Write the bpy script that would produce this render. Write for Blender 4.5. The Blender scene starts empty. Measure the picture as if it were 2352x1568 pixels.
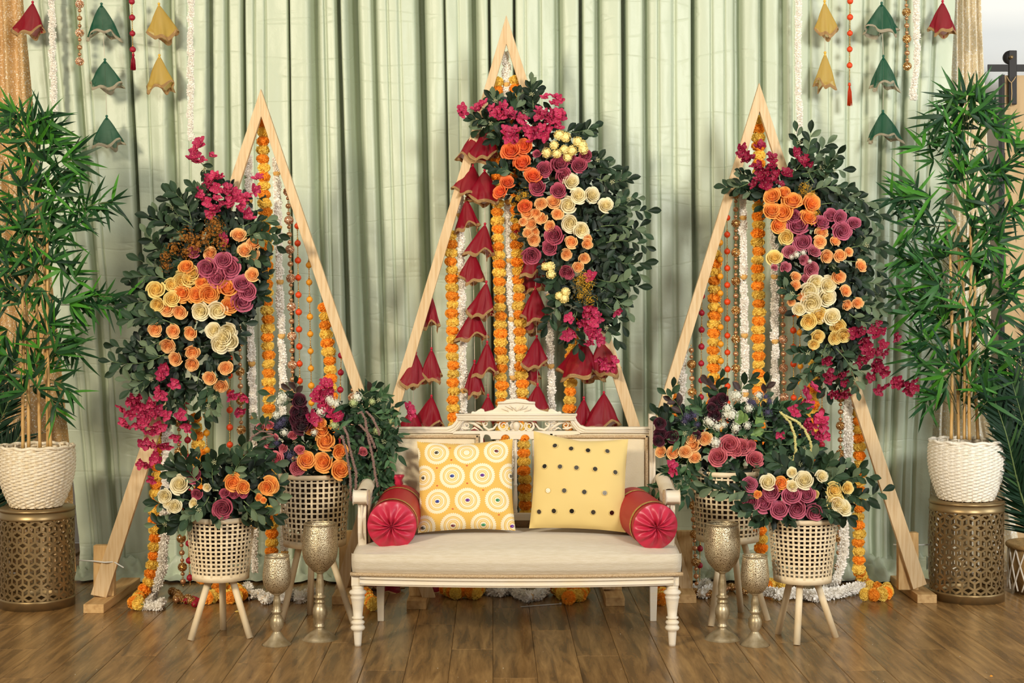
import bpy, math, random
from mathutils import Vector, Matrix, Quaternion, noise
R = random.Random(7)
PI = math.pi
SC = bpy.context.scene
COL = SC.collection
F = 3400.0            # focal length in pixels of the 2352 px wide frame
CAMH = 1.31
# ---------------------------------------------------------------- camera, world, lights, exposure
cd = bpy.data.cameras.new('camera'); cam = bpy.data.objects.new('camera', cd); COL.objects.link(cam)
cam.location = (0, 0, CAMH); cam.rotation_euler = (PI/2, 0, 0)
cd.sensor_width = 36.0; cd.sensor_fit = 'HORIZONTAL'; cd.lens = F/2352*36.0
cd.shift_y = -84/2352; cd.clip_start = 0.05; cd.clip_end = 60
SC.camera = cam
SC.view_settings.view_transform = 'Standard'; SC.view_settings.look = 'None'
SC.view_settings.gamma = 1; SC.view_settings.exposure = -0.10; SC.view_settings.use_curve_mapping = False
w = bpy.data.worlds.new('world'); SC.world = w; w.use_nodes = True
bg = w.node_tree.nodes['Background']; bg.inputs[0].default_value = (1.0, 0.94, 0.84, 1); bg.inputs[1].default_value = 0.45
def area(name, loc, aim, size, power, col, spread=180):
    ld = bpy.data.lights.new(name, 'AREA'); ld.energy = power; ld.spread = math.radians(spread); ld.size = size; ld.color = col
    o = bpy.data.objects.new(name, ld); COL.objects.link(o); o.location = loc
    o.rotation_euler = (Vector(aim)-Vector(loc)).to_track_quat('-Z', 'Y').to_euler()
    return o
area('key_light', (-4.2, -0.2, 3.6), (-0.5, 7.1, 2.0), 1.0, 124, (1.0, 0.87, 0.67), 90)
area('right_light', (3.0, -0.6, 3.3), (1.1, 7.1, 2.0), 1.2, 100, (1.0, 0.97, 0.92), 90)
area('window_light', (5.6, 4.6, 2.2), (2.7, 8.1, 1.7), 1.8, 90, (0.86, 0.95, 1.0))

# ---------------------------------------------------------------- helpers
def P(px, py, Y): return Vector(((px-1176)*Y/F, Y, CAMH-(py-700)*Y/F))
def G(px, py, z=0.0):
    Y = (CAMH-z)*F/(py-700.0); return P(px, py, Y)
def lin(c):
    return tuple((x/12.92 if x <= .04045 else ((x+.055)/1.055)**2.4) for x in c)
def rgb(h):
    return lin(tuple(int(h[i:i+2], 16)/255 for i in (0, 2, 4)))
WM = {}
def put(name, data, M, parent=None, **props):
    o = bpy.data.objects.new(name, data); COL.objects.link(o)
    if not isinstance(M, Matrix): M = Matrix.Translation(Vector(M))
    if parent is not None:
        o.parent = parent; o.matrix_basis = WM[parent].inverted() @ M
    else: o.matrix_basis = M
    WM[o] = M
    for k, v in props.items(): o[k] = v
    return o
def thing(name, label, cat, loc, group=None, data=None, kind=None):
    o = put(name, data, loc)
    o['label'] = label; o['category'] = cat
    if group: o['group'] = group
    if kind: o['kind'] = kind
    return o
def orient(loc, zdir, spin=0.0, s=1.0):
    q = Vector(zdir).to_track_quat('Z', 'Y')
    S = Matrix.Diagonal((s, s, s, 1)) if not isinstance(s, tuple) else Matrix.Diagonal((*s, 1))
    return Matrix.Translation(loc) @ q.to_matrix().to_4x4() @ Matrix.Rotation(spin, 4, 'Z') @ S
def frame3(loc, x, n, s=1.0):
    """matrix whose X runs along x and whose Z is close to n"""
    x = Vector(x).normalized(); n = Vector(n); n = (n - x*n.dot(x)).normalized(); y = n.cross(x)
    M = Matrix(((x.x, y.x, n.x, loc.x), (x.y, y.y, n.y, loc.y), (x.z, y.z, n.z, loc.z), (0, 0, 0, 1)))
    S = Matrix.Diagonal((s, s, s, 1)) if not isinstance(s, tuple) else Matrix.Diagonal((*s, 1))
    return M @ S

class MB:
    def __init__(s): s.v = []; s.f = []; s.m = []; s.t = []
    def add(s, vs, fs, mi=0, tone=0.0):
        b = len(s.v); s.v.extend(tuple(v) for v in vs); s.f.extend(tuple(i+b for i in f) for f in fs); s.m.extend([mi]*len(fs))
        s.t.extend(tone if isinstance(tone, list) else [tone]*len(vs)); return s
    def box(s, a, b, mi=0):
        x0, y0, z0 = a; x1, y1, z1 = b
        return s.add([(x0,y0,z0),(x1,y0,z0),(x1,y1,z0),(x0,y1,z0),(x0,y0,z1),(x1,y0,z1),(x1,y1,z1),(x0,y1,z1)],
                     [(0,3,2,1),(4,5,6,7),(0,1,5,4),(1,2,6,5),(2,3,7,6),(3,0,4,7)], mi)
    def lathe(s, prof, n=24, c=(0,0,0), mi=0, cap=True):
        vs = []
        for r, z in prof:
            for i in range(n):
                a = 2*PI*i/n; vs.append((c[0]+r*math.cos(a), c[1]+r*math.sin(a), c[2]+z))
        fs = []
        for j in range(len(prof)-1):
            for i in range(n):
                k = (i+1) % n; fs.append((j*n+i, j*n+k, (j+1)*n+k, (j+1)*n+i))
        if cap:
            fs.append(tuple(range(n))[::-1]); fs.append(tuple((len(prof)-1)*n+i for i in range(n)))
        return s.add(vs, fs, mi)
    def tube(s, pts, rad, n=6, mi=0):
        pts = [Vector(p) for p in pts]; vs = []
        up = Vector((0.13, 1, 0.21))
        for i, p in enumerate(pts):
            t = (pts[min(i+1, len(pts)-1)]-pts[max(i-1, 0)]).normalized()
            a = t.cross(up)
            if a.length < 1e-3: a = t.cross(Vector((1, 0, 0)))
            a.normalize(); b = t.cross(a)
            r = rad[i] if isinstance(rad, (list, tuple)) else rad
            for k in range(n):
                th = 2*PI*k/n; vs.append(p + a*r*math.cos(th) + b*r*math.sin(th))
        fs = []
        for j in range(len(pts)-1):
            for k in range(n):
                l = (k+1) % n; fs.append((j*n+k, j*n+l, (j+1)*n+l, (j+1)*n+k))
        fs.append(tuple(range(n))[::-1]); fs.append(tuple((len(pts)-1)*n+k for k in range(n)))
        return s.add(vs, fs, mi)
    def sphere(s, c, r, n=8, m=5, mi=0, sq=(1,1,1)):
        prof = []
        vs = [(c[0], c[1], c[2]-r*sq[2])]
        for j in range(1, m):
            a = -PI/2+PI*j/m
            for i in range(n):
                b = 2*PI*i/n; vs.append((c[0]+r*sq[0]*math.cos(a)*math.cos(b), c[1]+r*sq[1]*math.cos(a)*math.sin(b), c[2]+r*sq[2]*math.sin(a)))
        vs.append((c[0], c[1], c[2]+r*sq[2])); fs = []
        for i in range(n):
            k = (i+1) % n; fs.append((0, 1+k, 1+i)); fs.append((1+(m-2)*n+i, 1+(m-2)*n+k, len(vs)-1))
            for j in range(m-2): fs.append((1+j*n+i, 1+j*n+k, 1+(j+1)*n+k, 1+(j+1)*n+i))
        return s.add(vs, fs, mi)
    def prism(s, poly, y0, y1, mi=0):
        """poly of (x, z) extruded along Y"""
        n = len(poly)
        vs = [(x, y0, z) for x, z in poly]+[(x, y1, z) for x, z in poly]
        fs = [tuple(range(n)), tuple(range(n, 2*n))[::-1]]+[(i, i+n, (i+1) % n+n, (i+1) % n) for i in range(n)]
        return s.add(vs, fs, mi)
    def grid(s, fn, nu, nv, mi=0, tone=0.0, closed=False):
        vs = [fn(i/nu, j/nv) for j in range(nv+1) for i in range(nu if closed else nu+1)]
        w_ = nu if closed else nu+1; fs = []
        for j in range(nv):
            for i in range(nu):
                k = (i+1) % w_; fs.append((j*w_+i, j*w_+k, (j+1)*w_+k, (j+1)*w_+i))
        return s.add(vs, fs, mi, tone)
    def mesh(s, name, mats, smooth=True, tone=False, bevel=0):
        me = bpy.data.meshes.new(name); me.from_pydata(s.v, [], s.f); me.update()
        for m in (mats if isinstance(mats, (list, tuple)) else [mats]): me.materials.append(m)
        if any(s.m): me.polygons.foreach_set('material_index', s.m)
        if smooth: me.polygons.foreach_set('use_smooth', [True]*len(me.polygons))
        if tone:
            at = me.attributes.new('tone', 'FLOAT', 'POINT'); at.data.foreach_set('value', s.t)
        return me
    def recenter(s, c):
        s.v = [(x-c[0], y-c[1], z-c[2]) for x, y, z in s.v]; return s
def part(name, mb, mats, parent, smooth=True, loc=None, bevel=0, **props):
    """a world-space builder linked as a child with its origin at loc (its own centre by default)"""
    if loc is None:
        xs = list(zip(*mb.v)); loc = Vector([(min(a)+max(a))/2 for a in xs])
    mb.recenter(loc); me = mb.mesh(name, mats, smooth)
    o = put(name, me, Vector(loc), parent, **props)
    if bevel:
        b = o.modifiers.new('bevel', 'BEVEL'); b.width = bevel; b.segments = 2; b.limit_method = 'ANGLE'
    return o

# ---------------------------------------------------------------- materials
def nodes(name):
    m = bpy.data.materials.new(name); m.use_nodes = True; nt = m.node_tree
    return m, nt, nt.nodes['Principled BSDF']
def mat(name, col, rough=.6, metal=0.0, sheen=0.0, col2=None, scale=20, bump=0.0, bscale=80, trans=0.0, coat=0.0, stretch=(1,1,1), spec=.5, vor=False, tone=None, rnd=0.0, stops=(.35,.65)):
    m, nt, b = nodes(name); L = nt.links.new; N = nt.nodes.new
    c = rgb(col) if isinstance(col, str) else col
    b.inputs['Base Color'].default_value = (*c, 1); b.inputs['Roughness'].default_value = rough; b.inputs['Metallic'].default_value = metal
    b.inputs['Specular IOR Level'].default_value = spec
    b.inputs['Sheen Weight'].default_value = sheen; b.inputs['Coat Weight'].default_value = coat
    out = None; tc = N('ShaderNodeTexCoord'); mp = N('ShaderNodeMapping'); mp.inputs['Scale'].default_value = stretch; L(tc.outputs['Object'], mp.inputs[0])
    if tone:                                   # colour runs from the heart of the flower to its outer petals
        at = N('ShaderNodeAttribute'); at.attribute_name = 'tone'; mx = N('ShaderNodeMix'); mx.data_type = 'RGBA'
        mx.inputs[6].default_value = (*rgb(tone), 1); mx.inputs[7].default_value = (*c, 1); L(at.outputs['Fac'], mx.inputs[0]); out = mx.outputs[2]
    if col2:
        tx = N('ShaderNodeTexVoronoi' if vor else 'ShaderNodeTexNoise'); tx.inputs['Scale'].default_value = scale
        L(mp.outputs[0], tx.inputs['Vector']); rp = N('ShaderNodeValToRGB'); rp.color_ramp.elements[0].position, rp.color_ramp.elements[1].position = stops
        rp.color_ramp.elements[0].color = (*c, 1); rp.color_ramp.elements[1].color = (*rgb(col2), 1)
        if not vor: tx.inputs['Detail'].default_value = 5
        L(tx.outputs['Distance' if vor else 'Fac'], rp.inputs[0]); out = rp.outputs[0]
    if rnd:
        oi = N('ShaderNodeObjectInfo'); hs = N('ShaderNodeHueSaturation'); mr = N('ShaderNodeMapRange')
        mr.inputs[3].default_value = 1-rnd; mr.inputs[4].default_value = 1+rnd; L(oi.outputs['Random'], mr.inputs[0]); L(mr.outputs[0], hs.inputs['Value'])
        if out: L(out, hs.inputs['Color'])
        else: hs.inputs['Color'].default_value = (*c, 1)
        out = hs.outputs[0]
    if out: L(out, b.inputs['Base Color'])
    if bump:
        nz = N('ShaderNodeTexNoise'); nz.inputs['Scale'].default_value = bscale; L(mp.outputs[0], nz.inputs['Vector'])
        bp = N('ShaderNodeBump'); bp.inputs['Strength'].default_value = bump; bp.inputs['Distance'].default_value = .01
        L(nz.outputs['Fac'], bp.inputs['Height']); L(bp.outputs[0], b.inputs['Normal'])
    if trans:
        tl = N('ShaderNodeBsdfTranslucent'); ms = N('ShaderNodeMixShader'); ms.inputs[0].default_value = trans
        tl.inputs[0].default_value = (*c, 1)
        if out: L(out, tl.inputs[0])
        L(b.outputs[0], ms.inputs[1]); L(tl.outputs[0], ms.inputs[2]); L(ms.outputs[0], nt.nodes['Material Output'].inputs[0])
    return m
def sheer(name, col, opac=.7):
    m, nt, b = nodes(name); L = nt.links.new; N = nt.nodes.new
    c = rgb(col); b.inputs['Base Color'].default_value = (*c, 1); b.inputs['Roughness'].default_value = .45; b.inputs['Specular IOR Level'].default_value = .25
    tl = N('ShaderNodeBsdfTranslucent'); tl.inputs[0].default_value = (*c, 1); m1 = N('ShaderNodeMixShader'); m1.inputs[0].default_value = .35
    tp = N('ShaderNodeBsdfTransparent'); tp.inputs[0].default_value = (1, 1, 1, 1); m2 = N('ShaderNodeMixShader')
    lw = N('ShaderNodeLayerWeight'); lw.inputs[0].default_value = .35; mr = N('ShaderNodeMapRange'); mr.inputs[3].default_value = opac; mr.inputs[4].default_value = 1.0
    L(lw.outputs['Facing'], mr.inputs[0]); L(mr.outputs[0], m2.inputs[0])
    L(b.outputs[0], m1.inputs[1]); L(tl.outputs[0], m1.inputs[2]); L(tp.outputs[0], m2.inputs[1]); L(m1.outputs[0], m2.inputs[2]); L(m2.outputs[0], nt.nodes['Material Output'].inputs[0])
    return m
def glitter(name, col, col2, cs=420, metal=.55, rough=.35, thr=.82, tilt=.45):
    """woven sequin cloth: tiny cells with their own tilt, the palest painted as glints"""
    m, nt, b = nodes(name); L = nt.links.new; N = nt.nodes.new
    tc = N('ShaderNodeTexCoord'); v = N('ShaderNodeTexVoronoi'); v.inputs['Scale'].default_value = cs; L(tc.outputs['Object'], v.inputs['Vector'])
    sp = N('ShaderNodeSeparateColor'); L(v.outputs['Color'], sp.inputs[0])
    rp = N('ShaderNodeValToRGB'); rp.color_ramp.elements[0].position = .2; rp.color_ramp.elements[1].position = thr+.12
    rp.color_ramp.elements[0].color = (*rgb(col), 1); e = rp.color_ramp.elements.new(thr); e.color = (*rgb(col), 1); rp.color_ramp.elements[-1].color = (*rgb(col2), 1)  # palest cells put the sparkle glints into the base colour
    L(sp.outputs[0], rp.inputs[0]); L(rp.outputs[0], b.inputs['Base Color'])
    vm = N('ShaderNodeVectorMath'); vm.operation = 'SUBTRACT'; L(v.outputs['Color'], vm.inputs[0]); vm.inputs[1].default_value = (.5, .5, .5)
    vs = N('ShaderNodeVectorMath'); vs.operation = 'SCALE'; vs.inputs['Scale'].default_value = tilt; L(vm.outputs[0], vs.inputs[0])
    ge = N('ShaderNodeNewGeometry'); ad = N('ShaderNodeVectorMath'); L(ge.outputs['Normal'], ad.inputs[0]); L(vs.outputs[0], ad.inputs[1])
    nn = N('ShaderNodeVectorMath'); nn.operation = 'NORMALIZE'; L(ad.outputs[0], nn.inputs[0]); L(nn.outputs[0], b.inputs['Normal'])
    b.inputs['Metallic'].default_value = metal; b.inputs['Roughness'].default_value = rough
    return m
M = {}
def curtain_mat():
    m, nt, b = nodes('sage_satin'); L = nt.links.new; N = nt.nodes.new
    tc = N('ShaderNodeTexCoord'); mp = N('ShaderNodeMapping'); mp.inputs['Scale'].default_value = (.7, 1, 4.2); L(tc.outputs['Object'], mp.inputs[0])
    n1 = N('ShaderNodeTexNoise'); n1.inputs['Scale'].default_value = 1.5; n1.inputs['Detail'].default_value = 2; n1.inputs['Distortion'].default_value = .25; L(mp.outputs[0], n1.inputs['Vector'])
    # sharp fold-creases across the cloth from its packing
    rg = N('ShaderNodeMath'); rg.operation = 'SUBTRACT'; rg.inputs[1].default_value = .5; L(n1.outputs['Fac'], rg.inputs[0])
    ab = N('ShaderNodeMath'); ab.operation = 'ABSOLUTE'; L(rg.outputs[0], ab.inputs[0])
    ml = N('ShaderNodeMapRange'); ml.inputs[1].default_value = 0; ml.inputs[2].default_value = .02; ml.inputs[3].default_value = 0; ml.inputs[4].default_value = 1; L(ab.outputs[0], ml.inputs[0])
    n2 = N('ShaderNodeTexNoise'); n2.inputs['Scale'].default_value = 170; n2.inputs['Detail'].default_value = 2; L(tc.outputs['Object'], n2.inputs['Vector'])
    n3 = N('ShaderNodeTexNoise'); n3.inputs['Scale'].default_value = 6; n3.inputs['Detail'].default_value = 4; L(tc.outputs['Object'], n3.inputs['Vector'])
    b1 = N('ShaderNodeBump'); b1.inputs['Strength'].default_value = .28; b1.inputs['Distance'].default_value = .005; L(ml.outputs[0], b1.inputs['Height'])
    b2 = N('ShaderNodeBump'); b2.inputs['Strength'].default_value = .18; b2.inputs['Distance'].default_value = .002; L(n2.outputs['Fac'], b2.inputs['Height']); L(b1.outputs[0], b2.inputs['Normal'])
    b3 = N('ShaderNodeBump'); b3.inputs['Strength'].default_value = .35; b3.inputs['Distance'].default_value = .02; L(n3.outputs['Fac'], b3.inputs['Height']); L(b2.outputs[0], b3.inputs['Normal'])
    L(b3.outputs[0], b.inputs['Normal'])
    b.inputs['Base Color'].default_value = (*rgb('c0cab0'), 1); b.inputs['Roughness'].default_value = .42
    b.inputs['Sheen Weight'].default_value = .25; b.inputs['Sheen Roughness'].default_value = .4; b.inputs['Specular IOR Level'].default_value = .45
    return m
M['curtain'] = curtain_mat()
M['gold_cloth'] = glitter('gold_sequin_cloth', 'cda56c', 'fff6e0', 210, .0, .5)
M['gold_cloth2'] = glitter('pale_gold_sequin_cloth', 'e6d8b8', 'ffffff', 210, .0, .5)
M['pine'] = mat('pine_board', 'd4b98e', .6, col2='c29e6c', scale=5, stretch=(18, 2, 1.4), bump=.1, bscale=40, stops=(.42, .72))
M['pine_end'] = mat('pine_sawn', 'd6b47c', .7, col2='b98f55', scale=9, stretch=(6, 1, 1), bump=.15, bscale=60)
M['pine_x'] = mat('pine_foot', 'd2ab72', .65, col2='b58a52', scale=4, stretch=(12, 1.5, 12), bump=.15, bscale=40, stops=(.4, .7))
M['bamboo_strip'] = mat('bamboo_strip', 'e8d5b2', .55, col2='dac39a', scale=14, rnd=.06)
M['birch'] = mat('birch_leg', 'e8d6b2', .55, col2='d8bd90', scale=6, stretch=(5, 5, 1), stops=(.4, .75))
M['bronze'] = mat('antique_gold_metal', '9c845c', .38, metal=.8, bump=.02, bscale=30)
M['bronze_in'] = mat('drum_inside', '6d5734', .5, metal=.6)
M['pearl'] = mat('rose_gold_pearl', 'c8956a', .28, metal=.7, rnd=.08)
M['glitterball'] = glitter('rose_gold_glitter', 'c9946c', 'ffe9cf', 260, .75, .3, .7)
M['glitterball_dark'] = glitter('bronze_glitter', 'a8793c', 'ffe2ae', 260, .8, .3, .7)
M['chain'] = mat('tiny_gold_beads', 'd1a860', .25, metal=.85)
M['bead_orange'] = mat('orange_silk_bead', 'dd4406', .5, sheen=.0, bump=.12, bscale=300, stretch=(4,4,.3))
M['bead_yellow'] = mat('amber_silk_bead', 'e8991c', .5, sheen=.0, bump=.12, bscale=300, stretch=(4,4,.3))
M['bead_red'] = mat('crimson_silk_bead', 'a00a28', .5, sheen=.0, bump=.12, bscale=300, stretch=(4,4,.3))
M['thread'] = mat('pale_thread', 'd9cdb5', .8)
M['string_green'] = mat('green_string', '2f7a52', .8)
M['marigold_o'] = mat('orange_marigold', 'ffae34', .8, trans=.15, rnd=.10)
M['marigold_y'] = mat('yellow_marigold', 'f8d867', .8, trans=.15, rnd=.08)
M['jasmine'] = mat('white_jasmine', 'fffaf0', .8, trans=.05, rnd=.03)
M['bud'] = mat('cream_rosebud', 'efbf6b', .7, trans=.2)
M['bud_cap'] = mat('dark_bud_cap', '3a3a20', .8)
def rosem(n, outer, inner): M['rose_'+n] = mat(n+'_rose_petals', outer, .62, tone=inner, trans=.22, rnd=.05, sheen=.1)
rosem('peach', 'ffce8a', 'fab05c'); rosem('orange', 'ffb75c', 'f79a3a'); rosem('tangerine', 'f98846', 'ee6c2a'); rosem('mauve', 'cf6c84', 'b04866')
rosem('burgundyrose', 'c0566c', 'a0344e'); rosem('cream', 'faf0cc', 'f4e3a6'); rosem('yellow', 'fae492', 'f6cf66'); rosem('pink', 'e27c84', 'c24a5c')
rosem('plum', '55142a', '2a0814'); rosem('palepink', 'd67f8c', 'b44a62')
M['boug'] = mat('magenta_bracts', 'c43560', .6, trans=.25, rnd=.12); M['boug_dark'] = mat('wine_bracts', '9c1a40', .6, trans=.25, rnd=.12); M['boug_eye'] = mat('bract_eyes', 'f6dfae', .6)
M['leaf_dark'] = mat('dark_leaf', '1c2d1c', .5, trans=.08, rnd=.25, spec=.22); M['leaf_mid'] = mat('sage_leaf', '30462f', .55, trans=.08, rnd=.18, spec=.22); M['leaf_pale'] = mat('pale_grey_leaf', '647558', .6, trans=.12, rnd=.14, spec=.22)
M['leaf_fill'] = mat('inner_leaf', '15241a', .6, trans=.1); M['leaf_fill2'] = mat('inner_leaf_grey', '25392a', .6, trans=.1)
M['ruscus'] = mat('ruscus_leaf', '4a6a46', .5, trans=.12, rnd=.18, spec=.22); M['ruscus_dark'] = mat('ruscus_leaf_dark', '243f26', .5, trans=.15, rnd=.2, spec=.22); M['lime'] = mat('lime_leaf', '7c9c50', .55, trans=.2, rnd=.12)
M['purpleleaf'] = mat('bronze_leaf', '3c2a26', .5, trans=.1, rnd=.15)
M['stem'] = mat('green_stem', '6d8350', .6); M['stem_dark'] = mat('brown_stem', '4a3d26', .7)
M['bamb_d'] = mat('bamboo_leaf_dark', '1c3f20', .42, trans=.12, rnd=.25, spec=.22); M['bamb_m'] = mat('bamboo_leaf_mid', '35662c', .42, trans=.15, rnd=.2, spec=.22); M['bamb_l'] = mat('bamboo_leaf_bright', '468628', .42, trans=.2, rnd=.15, spec=.22)
M['culm'] = mat('bamboo_cane', 'd3aa68', .45, col2='bd8d4b', scale=9, stretch=(3,3,.6)); M['twig'] = mat('bamboo_twig', '57602f', .6)
M['palm'] = mat('palm_leaflet', '1a3621', .5, trans=.12, rnd=.2, spec=.22); M['palm_l'] = mat('palm_leaflet_light', '3f6034', .5, trans=.15, rnd=.2, spec=.22)
M['rope'] = mat('white_paper_rope', 'f3e6cc', .75, col2='e2cda4', scale=60, bump=.3, bscale=200, stops=(.4,.75)); M['ropew'] = mat('white_paper_rope_bright', 'f6efdf', .75, col2='eadfc6', scale=60, bump=.3, bscale=200, stops=(.4,.75)); M['rope_dark'] = mat('pot_inside', '7a6440', .9)
M['jute'] = mat('brown_jute', 'a5834f', .9, bump=.5, bscale=200); M['macrame'] = mat('white_macrame', 'f0e8d8', .8)
M['white_paint'] = mat('distressed_white_paint', 'dfd4bf', .5, col2='e3d2b0', scale=7, stretch=(1,1,5), bump=.08, bscale=50, stops=(.45,.8))
M['linen'] = mat('cream_linen', 'd3c8b2', .85, col2='c8bba0', scale=90, stretch=(.25,1,2.2), bump=.25, bscale=260, sheen=.2, stops=(.3,.7))
M['linen_back'] = mat('beige_linen_back', 'e0d2b2', .85, col2='c9b48c', scale=6, bump=.25, bscale=300, sheen=.1, stops=(.45,.9))
M['gimp'] = mat('tan_gimp_braid', 'd2b994', .85, col2='b89a70', scale=240, bump=.5, bscale=400)
M['wood_dark'] = mat('worn_wood', '8a6a42', .5)
M['bolster'] = mat('crimson_satin', 'a41522', .45, sheen=.0, bump=.12, bscale=12); M['bolster_end'] = mat('rose_satin_end', 'bb2440', .36, sheen=.05, bump=.1, bscale=16); M['goldband'] = mat('gold_lace_band', 'dcb766', .4, metal=.4, col2='a37a34', scale=160, bump=.6, bscale=300)
M['ylw'] = mat('plain_yellow_cotton', 'd8be78', .85, bump=.15, bscale=6, sheen=.15, trans=0)
M['mirror'] = mat('round_mirror', '7b7468', .12, metal=1.0, rnd=.6)
M['trim'] = mat('gota_trim', 'dcb781', .35, metal=.55, col2='a87a44', scale=180, bump=.5, bscale=300)
M['trim_s'] = mat('silver_gota_trim', 'd6cbb0', .4, metal=.45, col2='a89878', scale=180, bump=.5, bscale=300)
M['bell_red'] = sheer('crimson_organza', '9c0726', .80); M['bell_green'] = sheer('bottle_green_organza', '1c5f45', .66); M['bell_yellow'] = sheer('mustard_organza', 'd2b054', .72)
M['thr_red'] = mat('crimson_silk', 'b3122f', .5); M['thr_green'] = mat('green_silk', '1f5a44', .5); M['thr_yellow'] = mat('yellow_silk', 'e0b23e', .5)
M['wall'] = mat('white_plaster', 'e8ebec', .8); M['iron'] = mat('black_iron', '2b2825', .5, metal=.4)
M['barn'] = mat('raw_plywood_board', 'd8b685', .65, col2='c39c66', scale=4, stretch=(7,7,1), bump=.1, bscale=30, stops=(.4,.75)); M['twine'] = mat('jute_twine', 'c9a877', .9)
M['zip'] = mat('nylon_tie', 'd9dad4', .4)
M['hyd_w'] = mat('white_florets', 'efeedd', .65, trans=.25); M['hyd_y'] = mat('yellow_florets', 'fcea9e', .7, trans=.1); M['hyd_g'] = mat('greenish_florets', 'c3cf94', .65, trans=.25)
M['statice'] = mat('blue_violet_florets', '504a68', .7, trans=.2); M['solid'] = mat('ochre_plume', 'c79a24', .75, trans=.2); M['ama_p'] = mat('dusty_purple_tassel', '8f7268', .8, trans=.2); M['ama_y'] = mat('pale_yellow_tassel', 'dcd186', .8, trans=.2); M['rust'] = mat('rust_plume', 'a0661a', .75, trans=.2)
M['seed'] = mat('pale_seeds', 'cfd0a0', .6)
M['cloth_red'] = mat('maroon_satin', '5a1020', .35)
def floor_mat():
    m, nt, b = nodes('brown_oak_laminate'); L = nt.links.new; N = nt.nodes.new
    tc = N('ShaderNodeTexCoord'); oi = N('ShaderNodeObjectInfo')
    mp = N('ShaderNodeMapping'); mp.inputs['Scale'].default_value = (9, .9, 1); L(tc.outputs['Object'], mp.inputs[0])
    cb = N('ShaderNodeVectorMath'); L(mp.outputs[0], cb.inputs[0]); vs = N('ShaderNodeVectorMath'); vs.operation = 'SCALE'; vs.inputs['Scale'].default_value = 60
    cc = N('ShaderNodeCombineXYZ'); L(oi.outputs['Random'], cc.inputs[0]); L(oi.outputs['Random'], cc.inputs[1]); L(cc.outputs[0], vs.inputs[0]); L(vs.outputs[0], cb.inputs[1])
    n1 = N('ShaderNodeTexNoise'); n1.inputs['Scale'].default_value = 3.0; n1.inputs['Detail'].default_value = 8; n1.inputs['Roughness'].default_value = .62; n1.inputs['Distortion'].default_value = .5; L(cb.outputs[0], n1.inputs['Vector'])
    rp = N('ShaderNodeValToRGB'); el = rp.color_ramp.elements; el[0].position = .30; el[0].color = (*rgb('574026'), 1); el[1].position = .72; el[1].color = (*rgb('ad8753'), 1)
    e = el.new(.5); e.color = (*rgb('89673c'), 1); L(n1.outputs['Fac'], rp.inputs[0])
    hs = N('ShaderNodeHueSaturation'); mr = N('ShaderNodeMapRange'); mr.inputs[3].default_value = .84; mr.inputs[4].default_value = 1.14; L(oi.outputs['Random'], mr.inputs[0]); L(mr.outputs[0], hs.inputs['Value']); L(rp.outputs[0], hs.inputs['Color']); L(hs.outputs[0], b.inputs['Base Color'])
    n2 = N('ShaderNodeTexNoise'); n2.inputs['Scale'].default_value = 14; n2.inputs['Detail'].default_value = 5; L(cb.outputs[0], n2.inputs['Vector'])
    bp = N('ShaderNodeBump'); bp.inputs['Strength'].default_value = .10; bp.inputs['Distance'].default_value = .003; L(n2.outputs['Fac'], bp.inputs['Height']); L(bp.outputs[0], b.inputs['Normal'])
    b.inputs['Roughness'].default_value = .27; b.inputs['Specular IOR Level'].default_value = .55
    return m
M['floor'] = floor_mat()
def goblet_mat():
    m, nt, b = nodes('pierced_antique_silver'); L = nt.links.new; N = nt.nodes.new
    tc = N('ShaderNodeTexCoord'); v = N('ShaderNodeTexVoronoi'); v.feature = 'DISTANCE_TO_EDGE'; v.inputs['Scale'].default_value = 165; L(tc.outputs['Object'], v.inputs['Vector'])
    rp = N('ShaderNodeValToRGB'); rp.color_ramp.elements[0].position = .10; rp.color_ramp.elements[1].position = .34; rp.color_ramp.elements[0].color = (*rgb('cdbd9c'), 1); rp.color_ramp.elements[1].color = (*rgb('6b5636'), 1)
    L(v.outputs['Distance'], rp.inputs[0]); L(rp.outputs[0], b.inputs['Base Color']); b.inputs['Metallic'].default_value = .8; b.inputs['Roughness'].default_value = .36
    bp = N('ShaderNodeBump'); bp.invert = True; bp.inputs['Strength'].default_value = .5; bp.inputs['Distance'].default_value = .003; L(v.outputs['Distance'], bp.inputs['Height']); L(bp.outputs[0], b.inputs['Normal'])
    return m
M['goblet'] = goblet_mat(); M['goblet_plain'] = mat('antique_silver_gold', 'c2b292', .38, metal=.6, bump=.06, bscale=60, col2='94815c', scale=22)
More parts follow.
